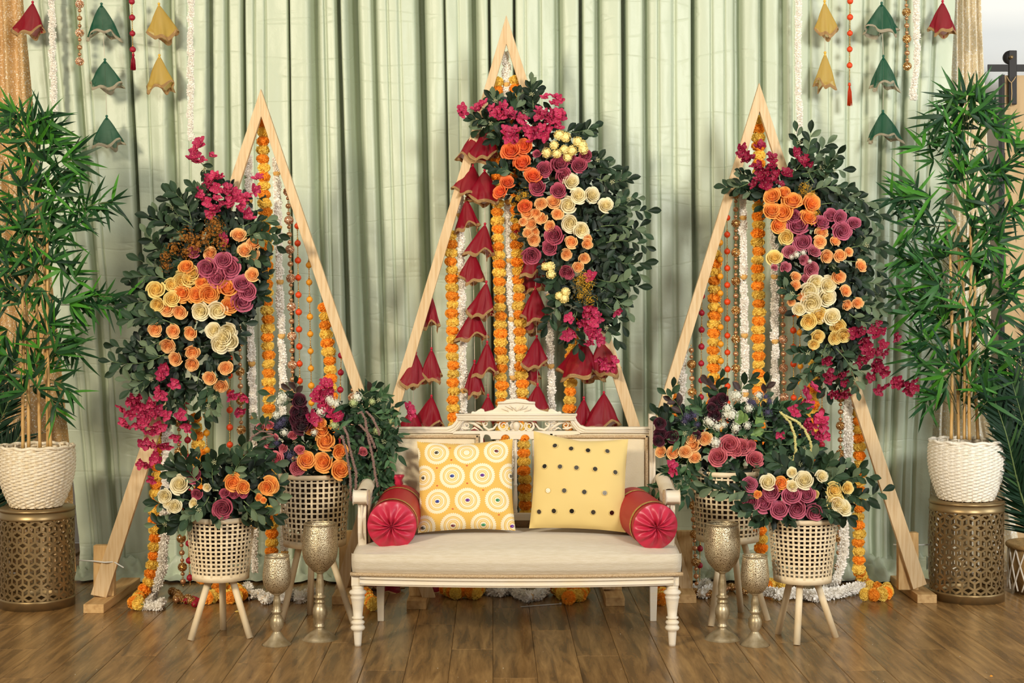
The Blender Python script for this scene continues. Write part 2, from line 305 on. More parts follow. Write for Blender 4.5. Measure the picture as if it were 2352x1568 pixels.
def medallion_mat():
    """printed rows of scalloped white rings on golden cotton (flat print in the cushion's own UVs)"""
    m, nt, b = nodes('embroidered_yellow_cotton'); L = nt.links.new; N = nt.nodes.new
    uv = N('ShaderNodeUVMap'); uv.uv_map = 'UVMap'; sx = N('ShaderNodeSeparateXYZ'); L(uv.outputs[0], sx.inputs[0])
    def mth(op, a, c=None):
        n = N('ShaderNodeMath'); n.operation = op
        for i, q in enumerate((a, c)):
            if q is None: continue
            if isinstance(q, (int, float)): n.inputs[i].default_value = q
            else: L(q, n.inputs[i])
        return n.outputs[0]
    u, v = sx.outputs[0], sx.outputs[1]
    def latt(ox, oy):
        a = mth('MULTIPLY', mth('SUBTRACT', mth('FRACT', mth('ADD', mth('DIVIDE', mth('SUBTRACT', u, ox), 67.0), .5)), .5), 67.0)
        c = mth('MULTIPLY', mth('SUBTRACT', mth('FRACT', mth('ADD', mth('DIVIDE', mth('SUBTRACT', v, oy), 114.0), .5)), .5), 114.0)
        d = mth('SQRT', mth('ADD', mth('MULTIPLY', a, a), mth('MULTIPLY', c, c)))
        th = mth('ARCTAN2', c, a); return mth('ADD', d, mth('MULTIPLY', mth('SINE', mth('MULTIPLY', th, 36.0)), mth('MULTIPLY', mth('GREATER_THAN', d, 22.0), 1.1)))
    d = mth('MINIMUM', latt(-64, 75), latt(-30, 18))
    rp = N('ShaderNodeValToRGB'); rp.color_ramp.interpolation = 'CONSTANT'; el = rp.color_ramp.elements
    W_, Y_, P_ = (*rgb('e6dcc0'), 1), (*rgb('dab052'), 1), (*rgb('ecd9a6'), 1)
    rings = [(0, Y_), (3, W_), (7, Y_), (9, P_), (11, Y_), (12.5, W_), (16, Y_), (17.5, P_), (19, Y_), (21, W_), (24, P_), (25, W_), (28, Y_)]
    el[0].position = 0; el[0].color = W_; el[1].position = rings[-1][0]/40; el[1].color = Y_
    for r_, c_ in rings[1:-1]:
        e = el.new(r_/40); e.color = c_
    L(mth('DIVIDE', d, 40.0), rp.inputs[0]); L(rp.outputs[0], b.inputs['Base Color']); b.inputs['Roughness'].default_value = .75; b.inputs['Sheen Weight'].default_value = .15
    return m
M['medallion'] = medallion_mat()
# ---------------------------------------------------------------- the setting
base = MB().box((-6, -2.5, -.06), (6, 8.2, -.013)); o = put('floor', base.mesh('floor', M['floor'], False), (0, 0, 0), kind='structure'); WM[o] = Matrix.Identity(4); FL = o
PW = .157; yaw = .0135
plank_me = []
for ln in (1.2,):
    k = MB(); hx, hy, e = PW/2-.0006, ln/2-.0006, .0016
    k.add([(-hx,-hy,-.012),(hx,-hy,-.012),(hx,hy,-.012),(-hx,hy,-.012),(-hx,-hy,-e),(hx,-hy,-e),(hx,hy,-e),(-hx,hy,-e),(-hx+e,-hy+e,0),(hx-e,-hy+e,0),(hx-e,hy-e,0),(-hx+e,hy-e,0)],
          [(0,1,5,4),(1,2,6,5),(2,3,7,6),(3,0,4,7),(4,5,9,8),(5,6,10,9),(6,7,11,10),(7,4,8,11),(8,9,10,11)])
    plank_me.append(k.mesh('plank', M['floor'], False))
for i in range(-24, 25):
    off = ((i*7) % 11)/11*1.2
    for j in range(4):
        Y = 3.4+off+j*1.2
        if Y > 8.9: continue
        put('plank', plank_me[0], Matrix.Translation((i*PW+.02-yaw*(Y-5.1)-.007, Y, 0)) @ Matrix.Rotation(yaw, 4, 'Z'), FL)
wb = MB().box((-6, 8.15, 0), (6, 8.3, 3.6)); put('wall_back', wb.mesh('wall_back', M['wall'], False), (0, 0, 0), kind='structure')

def interp(tab, x):
    if x <= tab[0][0]: return tab[0][1]
    for (a, b), (c, d) in zip(tab, tab[1:]):
        if x <= c: return b+(d-b)*(x-a)/(c-a)
    return tab[-1][1]
DRIFT = [(60, 95), (290, 45), (480, 5), (664, 12), (810, 28), (967, 22), (1180, 5), (1500, 5), (1900, 0), (2190, -48)]
VAL = [(92,6,.03),(118,10,.04),(168,12,.07),(196,3,.03),(288,7,.13),(330,4,.03),(387,17,.09),(430,3,.02),(480,9,.07),(520,7,.05),(557,6,.09),(583,4,.04),(608,4,.04),(662,3,.12),(720,14,.09),(745,5,.04),(775,8,.11),(809,18,.13),
       (858,9,.06),(889,4,.03),(916,6,.03),(965,15,.14),(1020,4,.06),(1051,4,.02),(1087,13,.10),(1123,4,.11),(1181,4,.11),(1206,4,.02),(1240,5,.04),(1283,12,.07),(1334,6,.11),(1374,10,.07),(1433,8,.12),(1483,9,.07),(1512,4,.04),(1548,8,.05),(1594,7,.12),
       (1634,5,.04),(1665,3,.03),(1696,13,.10),(1750,9,.09),(1797,12,.07),(1822,5,.03),(1862,5,.05),(1908,5,.03),(1950,6,.05),(1990,10,.06),(2033,10,.08),(2062,5,.04),(2086,8,.07),(2120,5,.04),(2150,6,.05)]
VAL = [v if v[0] < 1500 else (v[0], v[1], v[2]*.8) for v in VAL]
CY = 7.12
def cdepth(u, t):
    """how far the cloth stands behind its front faces; t = 0 at the top of the frame, 1 at the floor"""
    d = 0
    wd = .58+.2*t
    for c, w_, a in VAL:
        if a < .05: a *= .45
        x = abs(u-c)/(w_*wd)
        if x < 3: d = max(d, a*(1/(1+x**5))*(1-.45*max(0, t-.35)))
    d += .005*math.sin(u*.061+t*1.5)+.005*math.sin(u*.023+2)
    return d
def curtain(name, x0, x1, nu, nv, Y0, dfn, drift, bottom, material, label, cat, top=-90, seed=0, sag=0.0):
    k = MB(); vs = []
    for j in range(nv+1):
        t = j/nv; t2 = t
        for i in range(nu+1):
            u = x0+(x1-x0)*i/nu
            py = top+(bottom-top)*t; q = max(0, py)/900
            px = u+drift(u)*q
            d = dfn(u, max(0, py)/1340)
            nz = noise.noise(Vector((u*.012, py*.0022, seed+1.3)))*.022+noise.noise(Vector((u*.035, py*.009, seed+5)))*.007
            low = max(0, (py-1180)/160)
            nz += .016*min(1, max(0, py-500)/500)*noise.noise(Vector((u*.009+py*.004, py*.012, seed+20)))
            nz += low*low*noise.noise(Vector((u*.03, py*.02, seed+9)))*.05
            Y = Y0+d-.0*q+nz-(.05*low**2 if sag else 0)
            z = CAMH-(py-700)*Y0/F
            if j == nv: z = .004
            vs.append(((px-1176)*Y0/F, Y, max(z, .004)))
    fs = [(j*(nu+1)+i, j*(nu+1)+i+1, (j+1)*(nu+1)+i+1, (j+1)*(nu+1)+i) for j in range(nv) for i in range(nu)]
    k.add(vs, fs)
    return k
kb = curtain('c', 52, 2196, 1500, 44, CY, cdepth, lambda u: interp(DRIFT, u), 1330, M['curtain'], '', '', sag=1)
me = kb.mesh('stage_curtain', M['curtain'])
thing('stage_curtain', 'wide pale sage green satin curtain in deep narrow folds behind the triangles', 'curtain', (0, 0, 0), data=me)
# hem of the satin pooled on the boards
hm = MB()
def hem(u, v):
    px = 165+u*1975; X = (px-1176)*6.98/F; s = noise.noise(Vector((px*.02, v*2, 3))); s2 = noise.noise(Vector((px*.06, v*4, 8)))
    Y = 7.14-v*(.17+.12*s+.03*s2); z = .012+.10*(1-v)**1.5+math.sin(v*PI)*(.03+.06*s+.055*s2)
    return (X, Y, max(.003, z))
hm.grid(hem, 620, 18); 
gcur = bpy.data.objects['stage_curtain']; part('curtain_hem', hm, M['curtain'], gcur)
def gold(name, x0, x1, left, right, Y0, nf, material, label, seed):
    k = MB(); nu, nv = 160, 30; vs = []
    for j in range(nv+1):
        py = -90+(1345+90)*j/nv
        a, b = interp(left, py), interp(right, py)
        for i in range(nu+1):
            f = i/nu; px = a+(b-a)*f
            Y = Y0+.022*math.cos(f*2*PI*nf+.6*math.sin(f*9+seed))+.02*noise.noise(Vector((px*.02, py*.003, seed)))
            vs.append(((px-1176)*Y0/F, Y, max(.004, CAMH-(py-700)*Y0/F)))
    k.add(vs, [(j*(nu+1)+i, j*(nu+1)+i+1, (j+1)*(nu+1)+i+1, (j+1)*(nu+1)+i) for j in range(nv) for i in range(nu)])
    thing(name, label, 'curtain', (0, 0, 0), data=k.mesh(name, material))
gold('sequin_curtain', 0, 0, [(-90,-160),(1400,-160)], [(0,64),(250,76),(1030,160),(1340,172)], 7.22, 7, M['gold_cloth'], 'gold sequin curtain at the left edge behind the bamboo', 1)
gold('sequin_curtain', 0, 0, [(0,2188),(300,2184),(960,2140),(1340,2112)], [(0,2256),(300,2270),(960,2284),(1050,2306),(1340,2362)], 7.24, 5, M['gold_cloth2'], 'pale gold sequin curtain at the right edge beside the white wall', 4)

# barn door on its rail, right edge
dY = 7.75; s = F/dY
dr = thing('barn_door', 'pale plywood sliding barn door hung from the black rail at the right edge', 'door', P(2400, 1200, dY))
def X(px, Y): return (px-1176)*Y/F
def Z(py, Y): return CAMH-(py-700)*Y/F
part('door_panel', MB().box((X(2304, dY), dY, .03), (X(2304, dY)+1.05, dY+.04, Z(173, dY))), M['barn'], dr, False)
part('door_edge', MB().box((X(2300, dY), dY-.012, .03), (X(2305, dY)+.002, dY+.045, Z(172, dY))), M['iron'], dr, False)
for yy in (365, 690, 1010):
    part('cross_rail', MB().box((X(2305, dY)+.004, dY-.014, Z(yy+14, dY)), (X(2304, dY)+1.05, dY-.001, Z(yy-14, dY))), M['barn'], dr, False)
hg = part('hanger_strap', MB().box((X(2312, dY), dY-.035, Z(242, dY)), (X(2331, dY), dY-.015, Z(118, dY))), M['iron'], dr, False, bevel=.004)
b = MB(); b.lathe([(0.0,-.012),(.034,-.012),(.036,0),(.034,.012),(0,.012)], 24, cap=False); wl = put('roller_wheel', b.mesh('roller_wheel', M['iron']), Matrix.Translation(P(2319, 132, dY-.02)) @ Matrix.Rotation(PI/2, 4, 'X'), dr)
b = MB(); b.lathe([(0,-.02),(.009,-.02),(.009,.02),(0,.02)], 12, cap=False); put('bolt', b.mesh('bolt', M['bronze']), Matrix.Translation(P(2321, 132, dY-.04)) @ Matrix.Rotation(PI/2, 4, 'X'), dr)
tw = MB(); tw.tube([P(2312,175,dY-.045),P(2318,186,dY-.05),P(2323,190,dY-.05),P(2328,184,dY-.05),P(2333,176,dY-.045)], .0025, 5); tw.tube([P(2323,190,dY-.05),P(2324,215,dY-.05),P(2322,245,dY-.045)], .003, 5); part('twine_bow', tw, M['twine'], dr)
rl = MB().box((X(2268, dY-.02), dY-.03, Z(166, dY)), (X(2268, dY)+1.3, dY-.02, Z(150, dY)))
xs = list(zip(*rl.v)); c = Vector([(min(a)+max(a))/2 for a in xs]); rl.recenter(c)
thing('door_rail', 'black iron flat rail on the white wall carrying the barn door', 'rail', c, data=rl.mesh('door_rail', M['iron'], False))

# ---------------------------------------------------------------- triangle frames
def tri(label, Y, lb, rb, feet, ups, ty=.028):
    t = thing('triangle_stand', label, 'frame', Vector((P(lb[0][0], 1370, Y).x, Y, 0)))
    for poly in (lb, rb):
        k = MB().prism([(X(a, Y), Z(b_, Y)) for a, b_ in poly], Y-ty/2, Y+ty/2); part('beam', k, M['pine'], t, False, bevel=.0015)
    for x0, x1, y0 in feet:
        part('foot', MB().box((x0, y0, 0), (x1, y0+.62, .038)), M['pine_x'], t, False, bevel=.002)
    for x0, x1, ztop in ups:
        part('upright', MB().box((x0, Y+ty/2+.001, .0385), (x1, Y+ty/2+.040, ztop)), M['pine_end'], t, False, bevel=.002)
    return t
YL, YC, YR = 6.45, 6.66, 6.59
tri('left triangle stand of raw pine beams with orange and white garlands', YL, [(600,205),(601,268),(246,1371),(210,1364)], [(600,205),(1000,1371),(970,1371),(601,268)],
    [(-1.822,-1.735,6.29),(-.4534,-.369,6.37)], [(X(215,6.47),X(262,6.47),Z(1252,6.47)), (-.45,-.372,.27)])
tri('tallest middle triangle stand of raw pine beams behind the settee', YC, [(1163,36),(1163,102),(796,1356),(768,1356)], [(1163,36),(1593,1356),(1564,1356),(1163,102)],
    [(-.788,-.70,6.47),(.725,.81,6.50)], [(-.78,-.70,.29), (.745,.815,.29)])
tri('right triangle stand of raw pine beams with its apex below the tall one', YR, [(1743,191),(1743.5,256),(1412,1352),(1383,1352)], [(1743,191),(2127,1340),(2096,1352),(1743.5,256)],
    [(.407,.49,6.44),(1.78,1.866,6.50)], [(.41,.49,.27), (X(2062,6.62),X(2108,6.62),Z(1222,6.62))])
for nm, pts in (('the left stand', [(180,1286,6.50),(215,1288,6.45),(240,1291,6.42),(262,1290,6.44),(284,1303,6.4)]), ('the right stand', [(2052,1250,6.7),(2064,1251,6.70),(2085,1255,6.64),(2110,1251,6.66),(2140,1250,6.7)])):
    k = MB().tube([P(*q) for q in pts], .003, 5); c = P(*pts[2]); k.recenter(c)
    thing('cable_tie', 'white nylon cable tie binding the beam of '+nm+' to its upright', 'cable tie', c, data=k.mesh('cable_tie', M['zip']))

# ---------------------------------------------------------------- strands
def resample(pts, step):
    out = []; acc = 0.0; nxt = 0.0
    for a, b_ in zip(pts, pts[1:]):
        L_ = (b_-a).length
        if L_ < 1e-6: continue
        t = (b_-a)/L_
        while nxt <= acc+L_: out.append((a+t*(nxt-acc), t, nxt)); nxt += step
        acc += L_
    return out
def plen(pts): return sum((b_-a).length for a, b_ in zip(pts, pts[1:]))
def mari(colm, seed):
    r = random.Random(seed); k = MB(); k.sphere((0, 0, 0), .0235, 12, 7, sq=(1, 1, .80))
    n = 150
    for i in range(n):
        z = 1-2*(i+.5)/n; a = i*2.39996; q = math.sqrt(1-z*z); d = Vector((q*math.cos(a), q*math.sin(a), z))
        R_ = .0295*r.uniform(.90, 1.08); p = Vector((d.x*R_, d.y*R_, d.z*R_*.80)); b0 = Vector((d.x, d.y, d.z*.8))*.017
        sd = d.cross(Vector((r.uniform(-1,1), r.uniform(-1,1), r.uniform(-1,1)))).normalized()*.0058
        k.add([b0-sd*.6, b0+sd*.6, p+sd, p+d*.001, p-sd], [(0, 1, 2, 3), (0, 3, 4)])
    return k.mesh('marigold', M[colm])
MARI = {'o': [mari('marigold_o', i) for i in (1, 2)], 'y': [mari('marigold_y', i) for i in (3, 4)]}
def jas(seed):
    r = random.Random(seed); k = MB(); k.tube([(0,0,-.016), (0,0,.016)], .0105, 8)
    for i in range(120):
        a = i*2.39996; z = -.015+.030*(round(i/119*4)/4)+r.uniform(-.0015,.0015); d = Vector((math.cos(a), math.sin(a), r.uniform(-.35, .35))).normalized()
        p0 = Vector((0, 0, z)); L_ = r.uniform(.016, .025); tt = d.cross(Vector((0,0,1))).normalized(); w_ = r.uniform(.5, 2.6); s_ = (tt*math.cos(w_)+Vector((0,0,1))*math.sin(w_))*.0036; up = Vector((0,0,.0012))*(1 if i % 2 else -1)
        k.add([p0+d*.004-s_*.4, p0+d*.004+s_*.4, p0+d*L_*.8+s_+up, p0+d*L_, p0+d*L_*.8-s_+up], [(0,1,2,3),(0,3,4)])
    return k.mesh('jasmine_cluster', M['jasmine'])
JAS = [jas(11), jas(12), jas(13)]
k = MB(); k.lathe([(0,-.012),(.006,-.011),(.013,-.003),(.0145,.003),(.010,.008),(.0,.009)], 14, cap=False)
for i in range(8):
    a = i*PI/4; k.sphere((.0095*math.cos(a), .0095*math.sin(a), .004), .006, 6, 4)
BUD = k.mesh('bud', M['bud']); k = MB(); k.lathe([(0,-.020),(.003,-.019),(.008,-.012),(0,-.010)], 8, cap=False); CAP = k.mesh('bud_cap', M['bud_cap'])
def beadmesh(name, m, r, n=16, mm=10): return MB().sphere((0,0,0), r, n, mm).mesh(name, m)
BEAD = {c: beadmesh('bead', M['bead_'+c], .0142) for c in ('orange', 'yellow', 'red')}
PEARL = {r: beadmesh('pearl', M['pearl'], r, 14, 8) for r in (.0090, .0126)}
def gball(m):
    k = MB(); k.sphere((0,0,0), .0185, 16, 10); r = random.Random(5)
    for i in range(90):
        z = 1-2*(i+.5)/90; a = i*2.39996; q = math.sqrt(1-z*z); d = Vector((q*math.cos(a), q*math.sin(a), z)); k.sphere(tuple(d*.0192), .0024, 5, 3)
    return k.mesh('glitter_ball', m, False)
GB = {'l': gball(M['glitterball']), 'd': gball(M['glitterball_dark'])}
TINY = MB().sphere((0,0,0), .003, 6, 4)
def down(Mx, t): return t
def wpts(pts, Y):
    out = []
    for q in pts:
        if isinstance(q, Vector): out.append(q)
        else: out.append(P(q[0], q[1], q[2] if len(q) > 2 else Y))
    return out
def thread(t, pts, m='thread', r=.0012): part('thread', MB().tube(pts, r, 4), M[m], t)
def marigolds(pts, Y, label, group=None, start='o', step=.0392, s=1.0):
    W = wpts(pts, Y); t = thing('marigold_garland', label, 'garland', W[0], group); thread(t, W, 'string_green', .0015)
    for i, (p, d, l) in enumerate(resample(W, step)):
        c = 'oy'[(i+(start == 'y')) % 2]
        j = Vector((R.uniform(-1,1), R.uniform(-1,1), 0))*.003
        dd = (d+Vector((R.uniform(-.15,.15), R.uniform(-.15,.15), 0))).normalized()
        put('marigold', R.choice(MARI[c]), orient(p+j, dd, R.uniform(0, 6.3), s*R.uniform(.93, 1.08)), t)
    return t
def jasmines(pts, Y, label, group=None, buds=9, off=4, step=.0265, s=1.0):
    W = wpts(pts, Y); t = thing('jasmine_garland', label, 'garland', W[0], group); thread(t, W)
    for i, (p, d, l) in enumerate(resample(W, step)):
        j = Vector((R.uniform(-1,1), R.uniform(-1,1), 0))*.004
        if buds and (i+off) % buds == 0:
            b_ = put('bud', BUD, orient(p, -d, R.uniform(0,6), 1.15), t); put('bud_cap', CAP, orient(p, -d, 0, 1.15), b_)
        else: put('jasmine_cluster', R.choice(JAS), orient(p+j, d, R.uniform(0, 6.3), (.86*s*R.uniform(.8, 1.12),)*2+(s*R.uniform(.9, 1.05),)), t)
    return t
def chain(t, W, skip):
    k = MB()
    for p, d, l in resample(W, .0072):
        if any(abs(l-q) < r for q, r in skip): continue
        k.sphere(p, .0030, 6, 4)
    return k
def beads(pts, Y, col, label, first=0.0, step=.0758, tassel=None, group=None):
    W = wpts(pts, Y); t = thing('bead_strand', label, 'bead strand', W[0], group); sk = []; thread(t, W, 'chain', .0007)
    rs = [q for q in resample(W, step/20)]
    tot = plen(W); l0 = first; pos = []
    while l0 < tot: pos.append(l0); l0 += step
    for q in pos:
        p, d, l = min(rs, key=lambda a: abs(a[2]-q)); sk.append((q, .015)); pos_d = d
        put('bead', BEAD[col], orient(p, d, R.uniform(0,6), R.uniform(.95, 1.05)), t)
    k = chain(t, W, sk)
    for q in pos:
        p, d, l = min(rs, key=lambda a: abs(a[2]-q))
        a0, a1 = p-d*.013, p-d*.026
        k.tube([a0, a1], [.0055, .002], 8); k.tube([p+d*.013, p+d*.019], [.0045, .002], 8)
    part('bead_chain', k, M['chain'], t, kind='stuff')
    if tassel:
        c = P(*tassel[:3]); L_ = tassel[3]*tassel[2]/F; k = MB(); r = random.Random(3)
        k.tube([c, c-Vector((0,0,.014))], [.005, .008], 8)
        for i in range(60):
            a, q = r.uniform(0, 2*PI), r.uniform(.1, 1); tip = c+Vector((math.cos(a)*.014*q, math.sin(a)*.012*q, -L_*r.uniform(.88, 1)))
            mid = c+Vector((math.cos(a)*.010*q, math.sin(a)*.009*q, -L_*.4)); k.tube([c-Vector((0,0,.006)), mid, tip], .0011, 3)
        part('tassel', k, M['bead_'+col], t)
    return t
def pearls(pts, Y, label, first=0.0, big='l', step=.127, group=None):
    W = wpts(pts, Y); t = thing('pearl_strand', label, 'bead strand', W[0], group); tot = plen(W); rs = resample(W, .003); k = MB(); thread(t, W, 'chain', .0008)
    n0 = first-step
    while n0 < tot:
        for fr, kind in ((0, 'g'), (.145, 't'), (.235, .0090), (.355, 't'), (.50, .0126), (.64, 't'), (.755, .0090), (.855, 't')):
            q = n0+fr*step
            if q < 0 or q > tot: continue
            p, d, l = min(rs, key=lambda a: abs(a[2]-q))
            if kind == 'g': put('glitter_ball', GB[big], orient(p, d, R.uniform(0,6)), t)
            elif kind == 't': k.sphere(p, .0038, 6, 4)
            else: put('pearl', PEARL[kind], orient(p, d), t)
        n0 += step
    if k.v: part('spacer_beads', k, M['chain'], t, kind='stuff')
    return t
LW = "in the left triangle"; RW = "in the right triangle"; CW = "in the middle triangle"
yb = 6.52   # just behind the left frame
jasmines([(571,366),(574,702),(583,985),(583,1200),(583,1318)], yb, 'white jasmine garland, first left of the full-length marigold garland '+LW, off=2)
marigolds([(603,283),(611,560),(617,897),(624,1200),(626,1335)], yb-.01, 'full-length marigold garland hanging from the apex of the left triangle')
jasmines([(635,372),(643,640),(650,897),(652,1180),(655,1330)], yb, 'white jasmine garland with cream buds between marigolds and rose gold pearls '+LW, off=7)
pearls([(661,440),(668,640),(672,872),(674,1060)], yb-.01, 'rose gold pearl strand with glitter balls beside the orange beads '+LW, first=.0, big='l')
beads([(683,519),(688,831),(690,1060)], yb, 'orange', 'orange silk bead strand right of the rose gold pearls '+LW, first=0)
beads([(709,585),(715,889),(717,1075)], yb, 'yellow', 'amber yellow silk bead strand with gold chain, right half of the left triangle', first=.045)
marigolds([(745,706),(760,872),(766,1000)], yb, 'short marigold garland against the right beam of the left triangle')
beads([(784,806),(780,960),(780,1040)], yb, 'red', 'crimson silk bead strand nearest the right foot of the left triangle', first=.02)
pearls([(809,870),(812,1010)], yb, 'short gold pearl strand outermost at the right beam of the left triangle', first=.08)
pearls([(548,715),(550,788),(555,1020),(556,1120)], yb-.03, 'bronze pearl strand hanging below the mauve roses, '+LW, big='d', first=.01)
beads([(527,725),(528,1040)], yb-.03, 'orange', 'orange silk bead strand left of the bronze pearls below the left spray', first=.035)
beads([(472,915),(477,1090)], yb, 'yellow', 'amber bead strand beside the short marigold garland under the left spray', first=.0)
marigolds([(449,960),(457,1060),(462,1180),(465,1340)], yb, 'marigold garland hanging under the left spray behind the small left stool')
beads([(427,870),(431,1012),(434,1280),(437,1345)], yb, 'red', 'dark crimson bead strand under the left flower spray', first=.04)
pearls([(411,950),(411,1043),(415,1200),(421,1350)], yb, 'bronze pearl strand under the left spray beside the crimson beads', big='d', first=.04)
marigolds([(362,990),(364,1061),(358,1137),(357,1210),(355,1255),(348,1320),(337,1349), G(322,1370,.03), G(309,1384,.03), G(330,1388,.03)], yb, 'marigold garland nearest the left beam, its end curled on the floor')
jasmines([(384,905),(381,1086),(378,1228),(371,1304),(362,1345), G(350,1368,.02), G(338,1390,.02), G(362,1392,.02), G(372,1380,.02)], yb-.01, 'leftmost jasmine garland of the left triangle ending in a white heap', buds=0, s=1.2)
# ---- middle frame
yc = 6.72
marigolds([(1036,541),(1042,974),(1043,1100)], yc, 'marigold garland furthest left '+CW, start='y')
jasmines([(1056,455),(1058,530),(1066,944),(1067,1080)], yc, 'jasmine garland with cream buds, leftmost '+CW, off=7, buds=10)
marigolds([(1142,188),(1143,480),(1153,918),(1155,1030)], yc-.03, 'marigold garland left of the central jasmine garland '+CW, start='y')
jasmines([(1162,128),(1167,480),(1180,911),(1181,1100)], yc-.02, 'central jasmine garland hanging from the apex of the middle triangle', off=5, buds=10)
marigolds([(1184,184),(1186,513),(1200,911),(1207,1180),(1208,1330)], yc-.03, 'marigold garland right of the central jasmine, seen through the settee spindles', start='y')
jasmines([(1259,560),(1261,636),(1267,939),(1268,1100)], yc, 'jasmine garland hanging below the large spray '+CW, off=3, buds=12)
marigolds([(1316,740),(1308,948),(1306,1080)], yc, 'marigold garland at the right beam '+CW)
# ---- right frame
yr = 6.67
marigolds([(1543,890),(1541,1010)], yr, 'short marigold garland at the left foot of the right triangle', start='y')
jasmines([(1569,800),(1562,1000)], yr, 'short jasmine garland against the left beam of the right triangle', buds=0)
pearls([(1587,787),(1590,909),(1592,1180),(1600,1340)], yr-.03, 'bronze glitter ball strand leftmost in the right triangle', big='d', first=.095)
beads([(1612,680),(1610,913),(1608,1260),(1607,1335)], yr, 'red', 'crimson bead strand leftmost '+RW, first=.0)
marigolds([(1643,585),(1639,812),(1637,1000)], yr, 'marigold garland left of the amber beads '+RW, start='y')
beads([(1654,557),(1656,868),(1657,1000)], yr-.035, 'yellow', 'amber bead strand resting on the marigold garland '+RW, first=.0)
beads([(1670,500),(1671,897),(1672,1000)], yr, 'orange', 'orange bead strand left of the bronze balls '+RW, first=.0)
pearls([(1690,430),(1690,888),(1690,1000)], yr, 'long bronze glitter ball strand beside the jasmine '+RW, big='d', first=.033, step=.1305)
jasmines([(1706,447),(1712,927),(1713,1000)], yr, 'jasmine garland with cream buds left of the central marigolds '+RW, off=6, buds=10)
marigolds([(1743,276),(1741,600),(1744,906),(1745,1060),(1748,1330)], yr-.02, 'full-length marigold garland hanging from the apex of the right triangle', start='y')
jasmines([(1778,528),(1781,929),(1782,1060)], yr, 'jasmine garland right of the central marigolds '+RW, off=3, buds=11)
pearls([(1797,646),(1801,937),(1803,1060)], yr, 'rose gold glitter ball strand right of the central marigolds '+RW, first=.0, step=.1305)
beads([(1822,720),(1823,942),(1824,1050)], yr, 'orange', 'orange bead strand paired with amber beads under the right spray', first=.0)
beads([(1836,725),(1840,924),(1842,1030)], yr, 'yellow', 'amber bead strand paired with orange beads under the right spray', first=.0)
marigolds([(1870,790),(1868,975),(1868,1080)], yr, 'marigold garland hanging below the cream roses of the right spray', start='y')
beads([(1888,812),(1888,1085)], yr-.02, 'red', 'crimson bead strand below the right flower spray', first=.03)
pearls([(1931,895),(1930,1062),(1927,1205),(1926,1340)], yr, 'bronze glitter ball strand beside the long jasmine near the right beam', big='d', first=.035)
jasmines([(1949,890),(1947,1069),(1940,1195),(1935,1290),(1922,1330), G(1905,1352,.02), G(1880,1362,.02), G(1850,1366,.02), G(1800,1362,.02)], yr-.01, 'long jasmine garland near the right beam trailing onto the floor', buds=0, s=1.25)
marigolds([(1970,926),(1974,1079),(1972,1193),(1973,1305), G(1982,1338,.035), G(2000,1348,.03), G(2022,1350,.03), G(2040,1352,.03), G(2036,1364,.03), G(2005,1366,.03), G(1975,1364,.03)], yr, 'marigold garland by the right beam looping on the floor')
# ---- floor ends of the garlands
def heap(fn, pts, label, z=.03, **kw):
    return fn([G(a, b_, z) for a, b_ in pts], 0, label, **kw)
heap(pearls, [(396,1358),(412,1366),(405,1378),(428,1372),(440,1380)], 'heap of bronze glitter balls on the floor beside the jasmine', .018, big='d', step=.06)
heap(beads, [(425,1382),(437,1376),(450,1380),(440,1390),(428,1388)], 'crimson beads coiled on the floor behind the small left stool', .014, col='red', step=.03) if False else None
beads([G(428,1380,.014), G(442,1374,.014), G(455,1380,.014), G(446,1388,.014)], 0, 'red', 'coil of crimson beads on the floor behind the small left stool', step=.032)
heap(marigolds, [(476,1372),(500,1366),(530,1372),(556,1366),(540,1352),(505,1350),(480,1352)], 'heap of marigolds on the floor behind the small left stool')
heap(jasmines, [(566,1345),(574,1366),(596,1362),(612,1378),(632,1362),(652,1374),(676,1362),(690,1374),(715,1360)], 'jasmine garland with cream buds along the floor behind the goblets', .022, buds=4, s=1.3)
heap(marigolds, [(825,1352),(840,1366),(858,1388)], 'short end of marigolds on the floor beside the left settee leg')
heap(marigolds, [(1024,1352),(1044,1362),(1068,1356),(1092,1362),(1100,1350)], 'heap of marigolds on the floor under the left half of the settee')
heap(jasmines, [(1112,1352),(1150,1358),(1175,1350),(1190,1362),(1215,1370),(1240,1364),(1252,1350)], 'heap of white jasmine on the floor under the middle of the settee', .025, buds=5, s=1.5)
heap(marigolds, [(1278,1350),(1294,1362),(1316,1358),(1330,1368),(1342,1354),(1298,1376)], 'heap of marigolds on the floor under the right half of the settee')
heap(marigolds, [(1508,1352),(1528,1368),(1512,1378)], 'small end of marigolds on the floor beside the right settee leg')
heap(jasmines, [(1600,1350),(1622,1338),(1634,1352),(1615,1362)], 'small heap of jasmine on the floor behind the tall right goblet', .025, buds=0, s=1.4)
heap(pearls, [(1596,1360),(1625,1366),(1655,1356),(1682,1348),(1700,1352),(1716,1358)], 'bronze glitter balls lying on the floor between the right goblets', .018, big='d', step=.10)
heap(jasmines, [(1762,1358),(1790,1364),(1830,1360),(1870,1368),(1915,1362),(1955,1352),(1985,1346)], 'thick jasmine garland lying on the floor behind the small right stool', .03, buds=0, s=1.5)
heap(marigolds, [(1760,1345),(1785,1340),(1800,1344)], 'few marigolds on the floor behind the small right stool')
